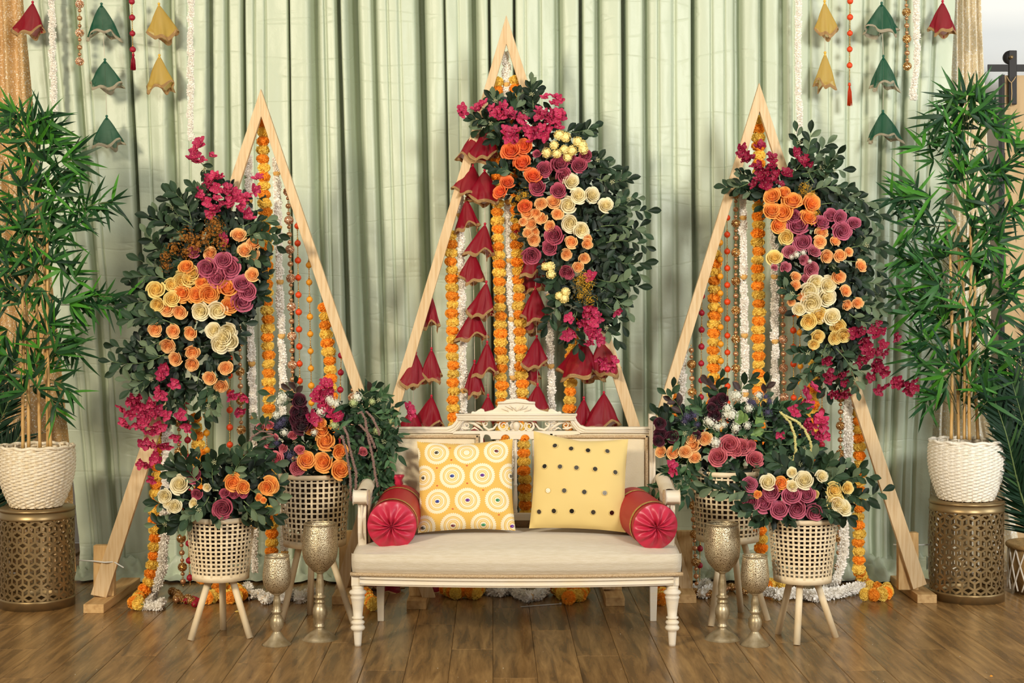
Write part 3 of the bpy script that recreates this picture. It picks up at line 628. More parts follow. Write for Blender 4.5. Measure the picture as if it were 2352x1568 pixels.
# ---------------------------------------------------------------- organza bells
def bellmesh(kind, seed):
    r = random.Random(seed); k = MB(); ph = [r.uniform(0, 6.3) for _ in range(5)]; sk = r.uniform(-.14, .14)
    def fn(u, v):
        a = 2*PI*u; rr = .06+.94*v**.85+.05*math.sin(v*PI)
        rr *= 1+v*(.16*math.sin(3*a+ph[0])+.10*math.sin(5*a+ph[1])+.09*math.sin(9*a+ph[4]))+.07*math.sin(6*a+7*v)*v+.04*math.sin(11*a-5*v)*v
        z = -v*(1+.13*math.sin(2*a+ph[2])*v+.08*math.sin(5*a+ph[3])*v)
        return (rr*.5*math.cos(a)+sk*v, rr*.36*math.sin(a), z)
    k.grid(fn, 44, 10, closed=True)
    body = k.mesh('bell_cloth', M['bell_'+kind])
    t = MB(); vs = []
    for j, (v, e) in enumerate(((.90, 1.0), (1.0, 1.0), (1.0, .985), (.90, .985))):
        for i in range(44):
            x, y, z = fn(i/44, v); vs.append(((x-sk*v)*(1.012 if e == 1.0 else .985)+sk*v, y*(1.012 if e == 1.0 else .985), z-(.004 if v == 1.0 else 0)))
    fs = [(j*44+i, j*44+(i+1) % 44, ((j+1) % 4)*44+(i+1) % 44, ((j+1) % 4)*44+i) for j in range(4) for i in range(44)]
    t.add(vs, fs); tr = t.mesh('hem_trim', M['trim_s' if kind == 'green' else 'trim'])
    kn = MB().sphere((0,0,.05), .052, 10, 6); kn.tube([(0,0,.03),(0,0,-.08)], [.02,.05], 8)
    return body, tr, kn.mesh('knob', M['thr_'+kind])
BELL = {c: [bellmesh(c, 20+i*7+len(c)) for i in range(4)] for c in ('red', 'green', 'yellow')}
def bells(kind, Y, items, label, top=None, bot=None, group=None):
    """items: (apex x, apex y, height px, width px[, tilt])"""
    x0, y0 = items[0][:2]; t = thing('organza_bell_strand', label, 'hanging bells', P(x0, y0, Y), group)
    pts = [P(x0, top if top is not None else y0-1, Y)]+[P(i[0], i[1], Y) for i in items]
    if bot: pts.append(P(items[-1][0]+1, bot, Y))
    if len(pts) > 1: part('thread', MB().tube([p-Vector((0, .0, 0)) for p in pts], .0013, 4), M['thread'], t)
    for n, it in enumerate(items):
        ax, ay, h, w_ = it[:4]; tilt = it[4] if len(it) > 4 else 0; sc = Y/F
        b_, tr, kn = BELL[kind][R.randrange(4)]
        Mx = Matrix.Translation(P(ax, ay, Y-.01*(n % 2))) @ Matrix.Rotation(tilt, 4, 'Y') @ Matrix.Rotation(R.uniform(-.5, .5), 4, 'Z') @ Matrix.Diagonal((w_*sc, w_*sc*.9, h*sc, 1))
        bo = put('bell', b_, Mx, t); put('hem_trim', tr, Mx, bo); s_ = 62*sc
        put('knob', kn, Matrix.Translation(P(ax, ay, Y-.01*(n % 2))) @ Matrix.Diagonal((s_, s_, s_, 1)), bo)
    return t
bells('red', yc-.03, [(991,681,70,46),(991,803,68,50),(991,912,68,70)], 'string of three crimson organza bells just inside the left beam of the middle triangle', top=640)
bells('red', yc-.05, [(955,813,70,58),(948,940,66,74)], 'two crimson organza bells lowest by the left beam of the middle triangle', top=800)
bells('red', yc-.05, [(1096,300,72,78,.1),(1086,382,62,74,.12),(1071,458,66,56,-.12),(1086,581,64,60),(1089,710,68,68),(1090,832,72,44),(1092,975,60,60)], 'long string of crimson bells between jasmine and marigolds, left of its twin', top=270)
bells('red', yc-.07, [(1118,292,70,60),(1113,394,68,82),(1114,517,68,62,.14),(1117,650,74,56,.08),(1119,788,72,54),(1121,910,60,50)], 'long string of crimson bells directly left of the marigolds of the middle triangle', top=270)
bells('red', yc-.07, [(1233,560,70,60),(1230,663,72,62),(1233,775,66,58),(1235,885,58,58)], 'string of crimson bells right of the central marigolds '+CW, top=520)
bells('red', yc+.02, [(1213,590,78,66,-.1),(1212,700,62,58),(1214,810,66,58),(1216,930,50,50)], 'rear string of crimson bells half hidden behind the right marigold garland', top=520)
bells('red', yc-.05, [(1340,782,84,104,.1),(1341,916,62,50)], 'wide crimson bell above a small one beside the right marigold garland '+CW, top=720)
bells('red', yc-.06, [(1382,778,80,74,-.1),(1387,904,76,80)], 'two crimson bells at the right beam of the middle triangle', top=740)
bells('red', yc-.03, [(1196,505,40,40)], 'single small crimson bell behind the peach spray roses', top=480)
bells('red', 6.78, [(893,1310,46,72)], 'single maroon organza bell crumpled on the floor beside the left rear settee leg', top=1300)
bells('red', 6.78, [(1008,1312,44,66)], 'single maroon organza bell crumpled on the floor under the settee beside a wooden foot', top=1300)
YT = 6.99
bells('red', YT, [(75,8,68,64)], 'single crimson bell at the top left beside the gold curtain', top=-60)
bells('red', YT, [(2165,6,68,58)], 'single crimson bell at the top right beside the gold curtain', top=-60)
bells('green', YT, [(233,12,72,72),(241,140,62,72),(245,270,64,72)], 'string of three bottle green organza bells at the upper left', top=-60)
bells('green', YT, [(2025,10,66,80),(2029,132,68,64),(2028,258,62,74)], 'string of three bottle green organza bells at the upper right', top=-60)
bells('yellow', YT, [(365,12,74,62,-.08),(366,130,74,60)], 'two mustard yellow organza bells at the upper left', top=-60)
bells('yellow', YT, [(1894,6,72,48),(1895,124,74,46)], 'two mustard yellow organza bells at the upper right', top=-60)
jasmines([(118,-60),(121,120),(125,262)], YT+.02, 'short jasmine garland at the upper left beside the red bell', buds=0, s=.9)
jasmines([(438,-60),(438,316)], YT-.02, 'jasmine garland at the upper left right of the yellow bells', buds=0, s=.9)
jasmines([(1832,-60),(1836,302)], YT, 'jasmine garland at the upper right left of the yellow bells', buds=0, s=.85)
jasmines([(2104,-60),(2106,150),(2097,225)], YT, 'jasmine garland at the upper right beside the bronze balls', buds=0, s=.9)
pearls([(183,-56),(183,145)], YT, 'rose gold ball strand at the upper left beside green bells', first=.134, step=.136)
pearls([(2081,-36),(2084,156)], YT, 'bronze glitter ball strand at the upper right beside green bells', first=.131, step=.1285, big='d')
beads([(302,-33),(305,115)], YT, 'red', 'crimson bead strand with tassel at the upper left', first=.0, step=.0755, tassel=(306,122,YT,40))
beads([(1953,-34),(1951,184)], YT, 'orange', 'orange bead strand with tassel at the upper right', first=.0, step=.0757, tassel=(1951,190,YT,54))
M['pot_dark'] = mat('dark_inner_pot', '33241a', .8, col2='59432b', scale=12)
# ---------------------------------------------------------------- settee
SY = 6.12; ss = F/SY
def sx(px): return (px-1176)/ss
def sz(py): return CAMH-(py-700)/ss
se = thing('settee', 'cream upholstered white painted settee with carved back and turned legs', 'sofa', (.0175, 5.9, 0))
CX = .0175; FY, BY = 5.66, 6.12
# seat: crowned cushion with a bowed front
def seat(u, v):
    """u across, v around the profile from the trim up over the front and back to the rear"""
    X0 = (u-.5)*2; hw = .646
    bow = .050*(1-X0*X0)
    crown = .395-.030*abs(X0)**3
    fy = FY-bow+.01
    prof = [(0, .282), (-.016, .304), (-.022, .334), (-.014, .360), (.012, crown-.016), (.06, crown-.003), (.2, crown+.006), (.34, crown+.004), (.47, crown-.002)]
    i = min(int(v*8), 7); f = v*8-i; a, b_ = prof[i], prof[i+1]
    y = a[0]+(b_[0]-a[0])*f; z = a[1]+(b_[1]-a[1])*f
    e = abs(X0)
    xx = X0*hw
    if e > .93: 
        q = (e-.93)/.07; xx = math.copysign(.93*hw+math.sin(q*PI/2)*.035, X0); fy += .05*q*q; z = z-(z-.30)*.42*max(0, q-.3)*(1 if v > .45 else .3)
        if v < .5: pass
    return (CX+xx, fy+y*(1 if y <= 0 else 1), z)
k = MB(); k.grid(seat, 72, 40)
def side(u, v):   # closes the two cushion ends down to the trim
    return (0, 0, 0)
so = part('seat_cushion', k, M['linen'], se)
for sgn in (-1, 1):
    k = MB()
    def endc(u, v, sgn=sgn):
        p = seat(0 if sgn < 0 else 1, u); z = .282+(p[2]-.282)*(1-v); return (p[0]+sgn*.0*v, p[1], z)
    k.grid(endc, 40, 8); part('cushion_side', k, M['linen'], se)
def frontline(z, dy, n=40): return [Vector((CX+(i/n-.5)*2*.628, FY-.050*(1-((i/n-.5)*2)**2)+dy, z)) for i in range(n+1)]
def sweep(z0, z1, dy, th, n=40, hw=.60):
    k = MB(); vs = []
    for i in range(n+1):
        X0 = (i/n-.5)*2; y = FY-.050*(1-X0*X0)+dy
        for a, b_ in ((0, z0), (0, z1), (th, z1), (th, z0)): vs.append((CX+X0*hw, y+a, b_))
    fs = [(i*4+j, i*4+(j+1) % 4, i*4+4+(j+1) % 4, i*4+4+j) for i in range(n) for j in range(4)]+[(0,1,2,3), (n*4+3, n*4+2, n*4+1, n*4)]
    return k.add(vs, fs)
part('gimp_trim', sweep(.276, .287, -.008, .02, hw=.636), M['gimp'], se)
part('front_rail', sweep(.238, .276, 0, .03), M['white_paint'], se, False, bevel=.002)
part('rail_bead', sweep(.262, .270, -.005, .01), M['white_paint'], se)
part('rail_bead', sweep(.244, .250, -.004, .01), M['white_paint'], se)
for sg in (-1, 1):
    part('side_rail', MB().box((CX+sg*.60-.014, FY+.02, .238), (CX+sg*.60+.014, BY, .285)), M['white_paint'], se, False, bevel=.002)
part('rear_rail', MB().box((CX-.60, BY-.015, .238), (CX+.60, BY+.015, .36)), M['white_paint'], se, False, bevel=.002)
part('seat_lining', MB().box((CX-.59, FY+.03, .228), (CX+.59, BY-.02, .240)), M['cloth_red'], se, False)
lp = [(0,0),(.0125,0),(.0135,.01),(.0165,.052),(.0165,.058),(.025,.063),(.028,.070),(.025,.077),(.019,.081),(.024,.086),(.0265,.091),(.024,.096),(.017,.100),(.0165,.104),(.023,.107),(.024,.111),(.0175,.115),
      (.0205,.145),(.0245,.172),(.0255,.180),(.0275,.184),(.0285,.189),(.024,.195),(.031,.201),(.034,.207),(.030,.213),(.022,.217),(.0235,.224),(.0245,.233)]
for lx in (X(822, 5.69), X(1544, 5.69)):
    k = MB().lathe(lp, 28, c=(lx, 5.69, 0)); part('leg', k, M['white_paint'], se, loc=Vector((lx, 5.69, 0)))
    part('leg_block', MB().box((lx-.0235, 5.667, .2335), (lx+.0235, 5.712, .279)), M['white_paint'], se, False, bevel=.003)
for lx in (X(875, 6.14), X(1500, 6.14)):
    k = MB(); k.add([(lx-.013,6.13,0),(lx+.013,6.13,0),(lx+.013,6.156,0),(lx-.013,6.156,0),(lx-.018,6.10,.24),(lx+.018,6.10,.24),(lx+.018,6.136,.24),(lx-.018,6.136,.24)], [(0,3,2,1),(4,5,6,7),(0,1,5,4),(1,2,6,5),(2,3,7,6),(3,0,4,7)])
    part('leg', k, M['white_paint'], se, False, bevel=.002)
# back
def pp(pts): return [(sx(a), sz(b_)) for a, b_ in pts]
def mir(pts, c=1186): return [(2*c-a, b_) for a, b_ in pts]
rail = [(872,980),(1026,980),(1038,976),(1046,967),(1050,958),(1046,951),(1048,949),(1068,949),(1066,958),(1060,972),(1050,986),(1040,994),(872,994)]
for f_ in (lambda p: p, lambda p: mir(p)[::-1]):
    part('top_rail', MB().prism(pp(f_(rail)), SY-.018, SY+.018), M['white_paint'], se, False, bevel=.003)
    line = f_([(872,985),(1028,985),(1042,979),(1052,966),(1058,955)]); part('rail_moulding', MB().tube([Vector((sx(a), SY-.019, sz(b_))) for a, b_ in line], .0035, 6), M['white_paint'], se)
    line = f_([(872,990),(1032,990),(1046,983),(1056,971),(1063,957)]); part('rail_moulding', MB().tube([Vector((sx(a), SY-.019, sz(b_))) for a, b_ in line], .0022, 6), M['white_paint'], se)
part('arch_rail', MB().prism(pp([(1046,949),(1326,949),(1322,955),(1318,966),(1054,966),(1050,955)]), SY-.022, SY+.020), M['white_paint'], se, False, bevel=.003)
for yy, r_ in ((951.5,.0045),(958,.0025),(963,.003)):
    part('arch_moulding', MB().tube([Vector((sx(1052), SY-.023, sz(yy))), Vector((sx(1320), SY-.023, sz(yy)))], r_, 6), M['white_paint'], se)
low = [(1040,989),(1332,989),(1332,996),(1262,996),(1262,1006)]
sc_ = [(1262,1006)]
for c_ in (1250, 1206, 1161, 1117):
    for i in range(9):
        a = PI*i/8
        if c_ == 1250: q = (c_+6+11*math.cos(a), 1008-11*math.sin(a))
        else: q = (c_+10.5*math.cos(a), 1008-11*math.sin(a))
        if 1110 <= q[0] <= 1262: sc_.append(q)
sc_ += [(1110,1006),(1110,996),(1040,996)]
part('scalloped_rail', MB().prism(pp(low[:3]+sc_), SY-.016, SY+.016), M['white_paint'], se, False, bevel=.002)
crest = [(1186,914),(1165,917),(1156,921.5),(1142,922.5),(1144,928),(1141,935),(1132,941),(1113,945.5),(1112,940),(1105,937.5),(1098,941),(1091,946),(1086,943.5),(1082,947),(1082,951)]
part('crest', MB().prism(pp(crest+mir(crest)[::-1][:-1]), SY-.014, SY+.014), M['white_paint'], se, False, bevel=.004)
part('crest_moulding', MB().tube([Vector((sx(a), SY-.018, sz(b_))) for a, b_ in [(1143,924.5),(1160,924),(1186,922),(1212,924),(1229,924.5)]], .0045, 6), M['white_paint'], se)
k = MB()
for a, b_, c_, d_ in ((1160,932,1178,942),(1212,932,1194,942),(1170,930,1186,944),(1202,930,1186,944),(1152,938,1168,945),(1220,938,1204,945)):
    k.tube([Vector((sx(a), SY-.015, sz(b_))), Vector((sx((a+c_)/2+3), SY-.020, sz((b_+d_)/2-2))), Vector((sx(c_), SY-.015, sz(d_)))], [.001,.004,.001], 6)
part('carved_leaves', k, M['white_paint'], se)
# pierced scrollwork
k = MB()
def spiral(cx_, cy_, r0, r1, a0, turns, n=26, r=.0036):
    pts = []
    for i in range(n):
        f = i/(n-1); a = a0+turns*2*PI*f; rr = r0+(r1-r0)*f; pts.append(Vector((sx(cx_+rr*math.cos(a)), SY, sz(cy_+rr*math.sin(a)))))
    k.tube(pts, [r*(1-.35*i/(n-1)) for i in range(n)], 8)
def stroke(pts, r):
    W = [Vector((sx(a), SY, sz(b_))) for a, b_ in pts]; k.tube(W, r, 8)
for g in (1, -1):
    m = lambda x: 1186+g*(x-1186)
    def sp(cx_, cy_, r0, r1, a0, tr): spiral(m(cx_), cy_, r0, r1, a0 if g > 0 else PI-a0, tr*g)
    sp(1216, 977.5, 11, 2.5, -2.2, 1.5)
    sp(1216, 977.5, 11, 11, 0, 1)
    sp(1198, 978, 12, 12, -1.2, .45)
    stroke([(m(1229),972),(m(1238),984),(m(1250),987),(m(1260),980),(m(1264),968)], [.003,.005,.0055,.005,.002])
    sp(1257, 972, 6, 2, 0, 1.1)
    stroke([(m(1262),988),(m(1272),980),(m(1284),972),(m(1296),970)], [.002,.006,.007,.003])
    stroke([(m(1272),988),(m(1282),982),(m(1290),986)], [.002,.005,.002]); stroke([(m(1266),974),(m(1276),970),(m(1282),967)], [.002,.004,.002])
    sp(1299, 976, 8, 2, -2.5, 1.3)
    stroke([(m(1292),984),(m(1304),984),(m(1314),980),(m(1322),988)], [.003,.006,.005,.003])
    stroke([(m(1304),968),(m(1312),974),(m(1320),984),(m(1330),990)], [.002,.004,.004,.002])
stroke([(1186,966),(1186,972),(1186,979),(1186,986),(1186,990)], [.006,.014,.016,.011,.004])
stroke([(1178,970),(1172,977),(1176,986)], [.003,.005,.003]); stroke([(1194,970),(1200,977),(1196,986)], [.003,.005,.003])
for g in (-1, 1): stroke([(1186+g*10,990),(1186,986),(1186,989)], .003)
part('pierced_scrollwork', k, M['white_paint'], se)
for a0, a1 in ((868, 882), (1490, 1505)):
    part('back_post', MB().box((sx(a0), SY-.022, .24), (sx(a1), SY+.022, sz(950))), M['white_paint'], se, False, bevel=.003)
    part('post_flute', MB().tube([Vector((sx((a0+a1)/2), SY-.023, .42)), Vector((sx((a0+a1)/2), SY-.023, sz(962)))], .003, 6), M['white_paint'], se)
for x0, x1 in ((882,1110),(1262,1490)):
    inner = x1-10 if x0 < 1000 else x0+0
    part('back_stile', MB().box((sx(x1-8 if x0 < 1000 else x0), SY-.016, .36), (sx(x1 if x0 < 1000 else x0+8), SY+.016, sz(994))), M['white_paint'], se, False, bevel=.002)
    a, b_ = (x0, x1-8) if x0 < 1000 else (x0+8, x1)
    def pad(u, v, a=a, b_=b_):
        q = (1-(2*u-1)**8)*(1-(2*v-1)**8); return (sx(a+(b_-a)*u), SY-.004-.022*q, .37+(sz(994)-.37)*v)
    k = MB(); k.grid(pad, 24, 24); part('back_panel', k, M['linen_back'], se)
    k = MB(); zt, zb = sz(1001), .40
    for q in ([(sx(a+6), zb), (sx(a+6), zt), (sx(b_-6), zt), (sx(b_-6), zb)],):
        for (xa, za), (xb, zb2) in zip(q, q[1:]): k.box((min(xa,xb)-.006, SY-.030, min(za,zb2)-.006), (max(xa,xb)+.006, SY-.018, max(za,zb2)+.006))
    part('gimp_border', k, M['gimp'], se, False, bevel=.003)
spn = [(.0,0),(.007,0),(.009,.01),(.006,.02),(.0085,.03),(.0095,.06),(.0065,.10),(.009,.104),(.009,.108),(.0065,.112),(.0065,.205),(.0095,.210),(.0095,.214),(.0068,.218),(.0060,.25),(.0075,.268),(.008,.275)]
for x_ in (1143, 1184, 1226):
    z0 = sz(1180); hs = (sz(1006)-z0)/.275
    k = MB().lathe([(r_, z_*hs) for r_, z_ in spn], 14, c=(sx(x_), SY, z0)); part('spindle', k, M['white_paint'], se)
part('lower_back_rail', MB().box((sx(1110), SY-.016, sz(1194)), (sx(1262), SY+.016, sz(1178))), M['white_paint'], se, False, bevel=.003)
part('carved_apron', MB().box((sx(1110), SY-.008, .36), (sx(1262), SY+.010, sz(1194))), M['wood_dark'], se, False)
k = MB()
for c_ in (1130, 1160, 1190, 1220, 1248):
    pts = [Vector((sx(c_+(11-8*i/20)*math.cos(i*.5)), SY-.009, sz(1205+(8-6*i/20)*math.sin(i*.5)))) for i in range(20)]; k.tube(pts, .0016, 5)
part('apron_scrolls', k, M['wood_dark'], se)
# arms
for g in (-1, 1):
    ax = CX+g*.603; wx = .022
    post = [(5.80,.352),(5.775,.42),(5.772,.48),(5.785,.535),(5.80,.535),(5.80,.48),(5.805,.42),(5.83,.352)]
    k = MB(); n = len(post); hw = .016
    vs = [(ax-hw, y, z) for y, z in post]+[(ax+hw, y, z) for y, z in post]; k.add(vs, [tuple(range(n)), tuple(range(n, 2*n))[::-1]]+[(i, (i+1) % n, (i+1) % n+n, i+n) for i in range(n)])
    part('arm_post', k, M['white_paint'], se, False, bevel=.003)
    part('arm_flute', MB().tube([Vector((ax+d, 5.774-.002, z)) for z in (.40,.53) for d in (0,)], .003, 6), M['white_paint'], se)
    k = MB()
    prof = [(5.765,.535),(5.745,.545),(5.742,.565),(5.755,.582),(5.78,.588),(5.80,.578),(5.83,.566),(5.92,.568),(6.02,.585),(6.11,.60),(6.11,.575),(6.02,.56),(5.92,.545),(5.82,.538)]
    n = len(prof); hw = .028
    vs = [(ax-hw+g*.005, y, z) for y, z in prof]+[(ax+hw+g*.005, y, z) for y, z in prof]; k.add(vs, [tuple(range(n)), tuple(range(n, 2*n))[::-1]]+[(i, (i+1) % n, (i+1) % n+n, i+n) for i in range(n)])
    part('arm_rest', k, M['white_paint'], se, False, bevel=.006)
    def apad(u, v, ax=ax, g=g):
        a = PI*u; y = 5.80+.29*v; return (ax-.002*g+.030*math.cos(a), y, .570+.030*v*v*1.0+.020*math.sin(a))
    k = MB(); k.grid(apad, 12, 12); part('arm_pad', k, M['linen_back'], se)
    k = MB(); vs = []
    for i in range(13):
        f = i/12; y = 5.815+.29*f; zt = .555+.02*f
        vs += [(ax-g*.020, y, .36), (ax-g*.020, y, zt), (ax-g*.010, y, zt), (ax-g*.010, y, .36)]
    k.add(vs, [(i*4+j, i*4+(j+1) % 4, i*4+4+(j+1) % 4, i*4+4+j) for i in range(12) for j in range(4)]); part('arm_panel', k, M['linen_back'], se, False)
    part('arm_gimp', MB().tube([Vector((ax-g*.024, 5.812, .37)), Vector((ax-g*.024, 5.806, .45)), Vector((ax-g*.024, 5.805, .54)), Vector((ax-g*.024, 5.80, .585))], .006, 6), M['gimp'], se)
# ---------------------------------------------------------------- cushions
def cushion(name, label, cpx, cpy, Y, wpx, hpx, lean, mater, yaw=0, roll=0, flop=(0,0,0,0), thick=.062, seed=0, group=None):
    sc = Y/F; Wd, Hd = wpx*sc, hpx*sc
    c = P(cpx, cpy, Y); MM = Matrix.Translation(c) @ Matrix.Rotation(yaw, 4, 'Z') @ Matrix.Rotation(-lean, 4, 'X') @ Matrix.Rotation(roll, 4, 'Y')
    t = thing(name, label, 'cushion', c, group)
    WM[t] = MM; t.matrix_basis = MM
    n = 44
    def shape(u, v, sgn):
        a, b_ = 2*u-1, 2*v-1
        pin = 1-.045*(1-a*a)*(abs(b_)**3)*1.0; pin2 = 1-.045*(1-b_*b_)*(abs(a)**3)
        x = a*Wd/2*pin2; z = b_*Hd/2*pin
        fl = flop[0]*max(0,-a)*max(0,b_)+flop[1]*max(0,a)*max(0,b_)+flop[2]*max(0,-a)*max(0,-b_)+flop[3]*max(0,a)*max(0,-b_)
        th = thick*((1-abs(a)**2.6)*(1-abs(b_)**2.6))**.55
        wr = .006*noise.noise(Vector((a*2.2, b_*2.2, seed)))*(1-a*a)+.004*math.sin(6*b_+5*a+seed)*abs(a)**3*(1-abs(b_))
        wr += .006*math.sin(11*math.atan2(b_, a)+seed)*max(0, (a*a+b_*b_)-.55)*(1 if th > .01 else 0)
        return (x+fl*.0, sgn*(th+wr)-.004*0, z+fl*Hd)
    k = MB(); k.grid(lambda u, v: shape(u, v, -1), n, n); k.grid(lambda u, v: shape(1-u, v, 1), n, n)
    me = k.mesh('cushion_cover', mater)
    uvl = me.uv_layers.new(name='UVMap'); nv = (n+1)*(n+1)
    for lp_ in me.loops:
        i = lp_.vertex_index; f = i % nv; uu, vv = (f % (n+1))/n, (f//(n+1))/n
        if i >= nv: uu = 1-uu
        uvl.data[lp_.index].uv = ((uu-.5)*216, (vv-.5)*210)
    put('cushion_cover', me, MM, t)
    return t, MM, shape, Wd, Hd
t1, M1, sh1, W1, H1 = cushion('cushion', 'square golden cushion embroidered with white scalloped medallions and gems', 1070, 1116, 5.93, 222, 206, .30, M['medallion'], yaw=.03, roll=-.02, flop=(.02,.03,-.01,-.01), seed=2)
gm = {c: mat(n_, h, .15, coat=.5) for c, n_, h in (('b','blue_gem','1c2f86'),('p','purple_gem','5b1f86'),('g','green_gem','1c7a4c'),('d','dark_gem','37301f'),('r','garnet_gem','5c1426'),('o','red_knot','c84a22'))}
GEM = {c: MB().sphere((0,0,0), 1, 12, 8, sq=(1.25,.5,.85)).mesh('gem', gm[c]) for c in gm}
def oncush(tt, MM, sh, u, v, me, nm, r):
    p = Vector(sh(u, v, -1)); put(nm, me, MM @ Matrix.Translation(p) @ Matrix.Diagonal((r, r, r, 1)), tt)
for ro, (y0, xs_, cs) in enumerate(((75, (-64, 3, 70), 'dyr'), (18, (-97, -30, 37, 104), 'dbpd'), (-39, (-64, 3, 70), 'bpg'), (-96, (-97, -30, 37, 101), 'drgp'))):
    for x_, c_ in zip(xs_, cs):
        if c_ == 'y': continue
        oncush(t1, M1, sh1, .5+x_/216, .5+y0/210, GEM[c_], 'gem', .0072)
for x_, y_ in ((-34,88),(-31,56),(-64,38),(3,42),(-64,-3),(3,0),(38,-16),(-30,-58),(72,-72)):
    oncush(t1, M1, sh1, .5+x_/216, .5+y_/210, GEM['o'], 'knot', .0034)
t2, M2, sh2, W2, H2 = cushion('cushion', 'plain yellow square cushion dotted with rows of small round mirrors', 1330, 1112, 5.93, 220, 212, .30, M['ylw'], yaw=-.05, roll=.035, flop=(.07,.02,0,0), seed=9, thick=.058)
mm_ = MB(); mm_.lathe([(0,-.12),(.96,-.12),(1,0),(.96,.12),(0,.12)], 20, cap=False)
mme = mm_.mesh('mirror', M['mirror'], False); ring = MB(); ring.lathe([(.95,-.1),(1.2,-.1),(1.2,.14),(.95,.14)], 20, cap=False); rme = ring.mesh('stitch_ring', M['ylw'])
for row, pts in enumerate((((1269,1033),(1307,1035),(1346,1036),(1391,1037)), ((1246,1081),(1283,1080),(1321,1080),(1364,1081),(1412,1086)), ((1257,1134),(1295,1134),(1341,1135),(1388,1135)), ((1238,1183),(1273,1181),(1314,1180),(1363,1180),(1406,1179)))):
    for q in pts:
        u = .5+(q[0]-1328)/222; v = .5-(q[1]-1112)/214; u = min(.95, max(.05, u)); v = min(.95, max(.05, v)); p = Vector(sh2(u, v, -1))
        Mx = M2 @ Matrix.Translation(p+Vector((0,-.0015,0))) @ Matrix.Rotation(PI/2-.9*(v-.5), 4, 'X') @ Matrix.Rotation(.9*(u-.5), 4, 'Y') @ Matrix.Diagonal((.0096,.0096,.0096,1)); mo = put('mirror', mme, Mx, t2); put('stitch_ring', rme, Mx, mo)
def bolster(label, f, b_, r, tie):
    f, b_ = Vector(f), Vector(b_); ax = (b_-f).normalized(); L_ = (b_-f).length
    t = thing('bolster', label, 'cushion', (f+b_)/2); q = ax.to_track_quat('Z', 'Y').to_matrix().to_4x4(); MM = Matrix.Translation(f) @ q; 
    n = 48
    def body(u, v): 
        a = 2*PI*u; rr = r*(1+.012*math.sin(a*3+v*4)); return (rr*math.cos(a), rr*math.sin(a), v*L_)
    k = MB(); k.grid(body, n, 10, closed=True); put('bolster_body', k.mesh('bolster_body', M['bolster']), MM, t)
    def endf(sgn):
        k = MB()
        def fn(u, v):
            a = 2*PI*u; rr = r*(1-v); pl = math.sin(a*11+1.5*math.sin(a*2))*.0075*math.sin(min(1,v*1.6)*PI*.62)*(1.25 if v < .9 else .5)+.004*math.sin(a*5+2)*v
            z = -(.030*math.sin(min(1,(v)*1.25)*PI*.5)-.030*max(0, v-.62)**1.0*1.6)+pl
            return (rr*math.cos(a), rr*math.sin(a), z)
        k.grid(fn, 132, 18, closed=True)
        return k
    put('gathered_end', endf(1).mesh('gathered_end', M['bolster_end']), MM, t)
    MB2 = MM @ Matrix.Translation((0, 0, L_)) @ Matrix.Rotation(PI, 4, 'X')
    put('gathered_end', endf(1).mesh('gathered_end', M['bolster_end']), MB2, t)
    kn = MB(); kn.sphere((0,0,-.004), .008, 10, 6)
    for i in range(9):
        a = i*.7; kn.tube([(0,0,-.004),(math.cos(a)*.010,math.sin(a)*.010,-.012),(math.cos(a)*.013,math.sin(a)*.013,-.006)], [.003,.0045,.002], 6)
    put('gather_knot', kn.mesh('gather_knot', M['bolster_end']), MM, t)
    for zz in (.035, L_*.78):
        k = MB(); k.grid(lambda u, v: ((r*1.012+.0015)*math.cos(2*PI*u), (r*1.012+.0015)*math.sin(2*PI*u), zz+.016*(v-.5)), n, 2, closed=True); put('gold_band', k.mesh('gold_band', M['goldband']), MM, t)
    if tie:
        k = MB(); k.lathe([(.0,-.004),(.020,.0),(.014,.016),(.022,.030),(.024,.038),(.012,.040),(0,.036)], 16, cap=False)
        k.v = [(x*(1+.15*math.sin(5*math.atan2(y,x))), y*(1+.15*math.sin(5*math.atan2(y,x))), z) for x, y, z in k.v]
        put('top_knot', k.mesh('top_knot', M['bolster_end']), Matrix.Translation(b_+Vector((-.01,-.0,r*.99))), t)
bolster('crimson satin bolster with gathered end against the left settee arm', (-.464, 5.715, .458), (-.452, 6.01, .488), .095, True)
bolster('crimson satin bolster with gathered end against the right settee arm', (.552, 5.70, .456), (.487, 6.0, .484), .089, False)

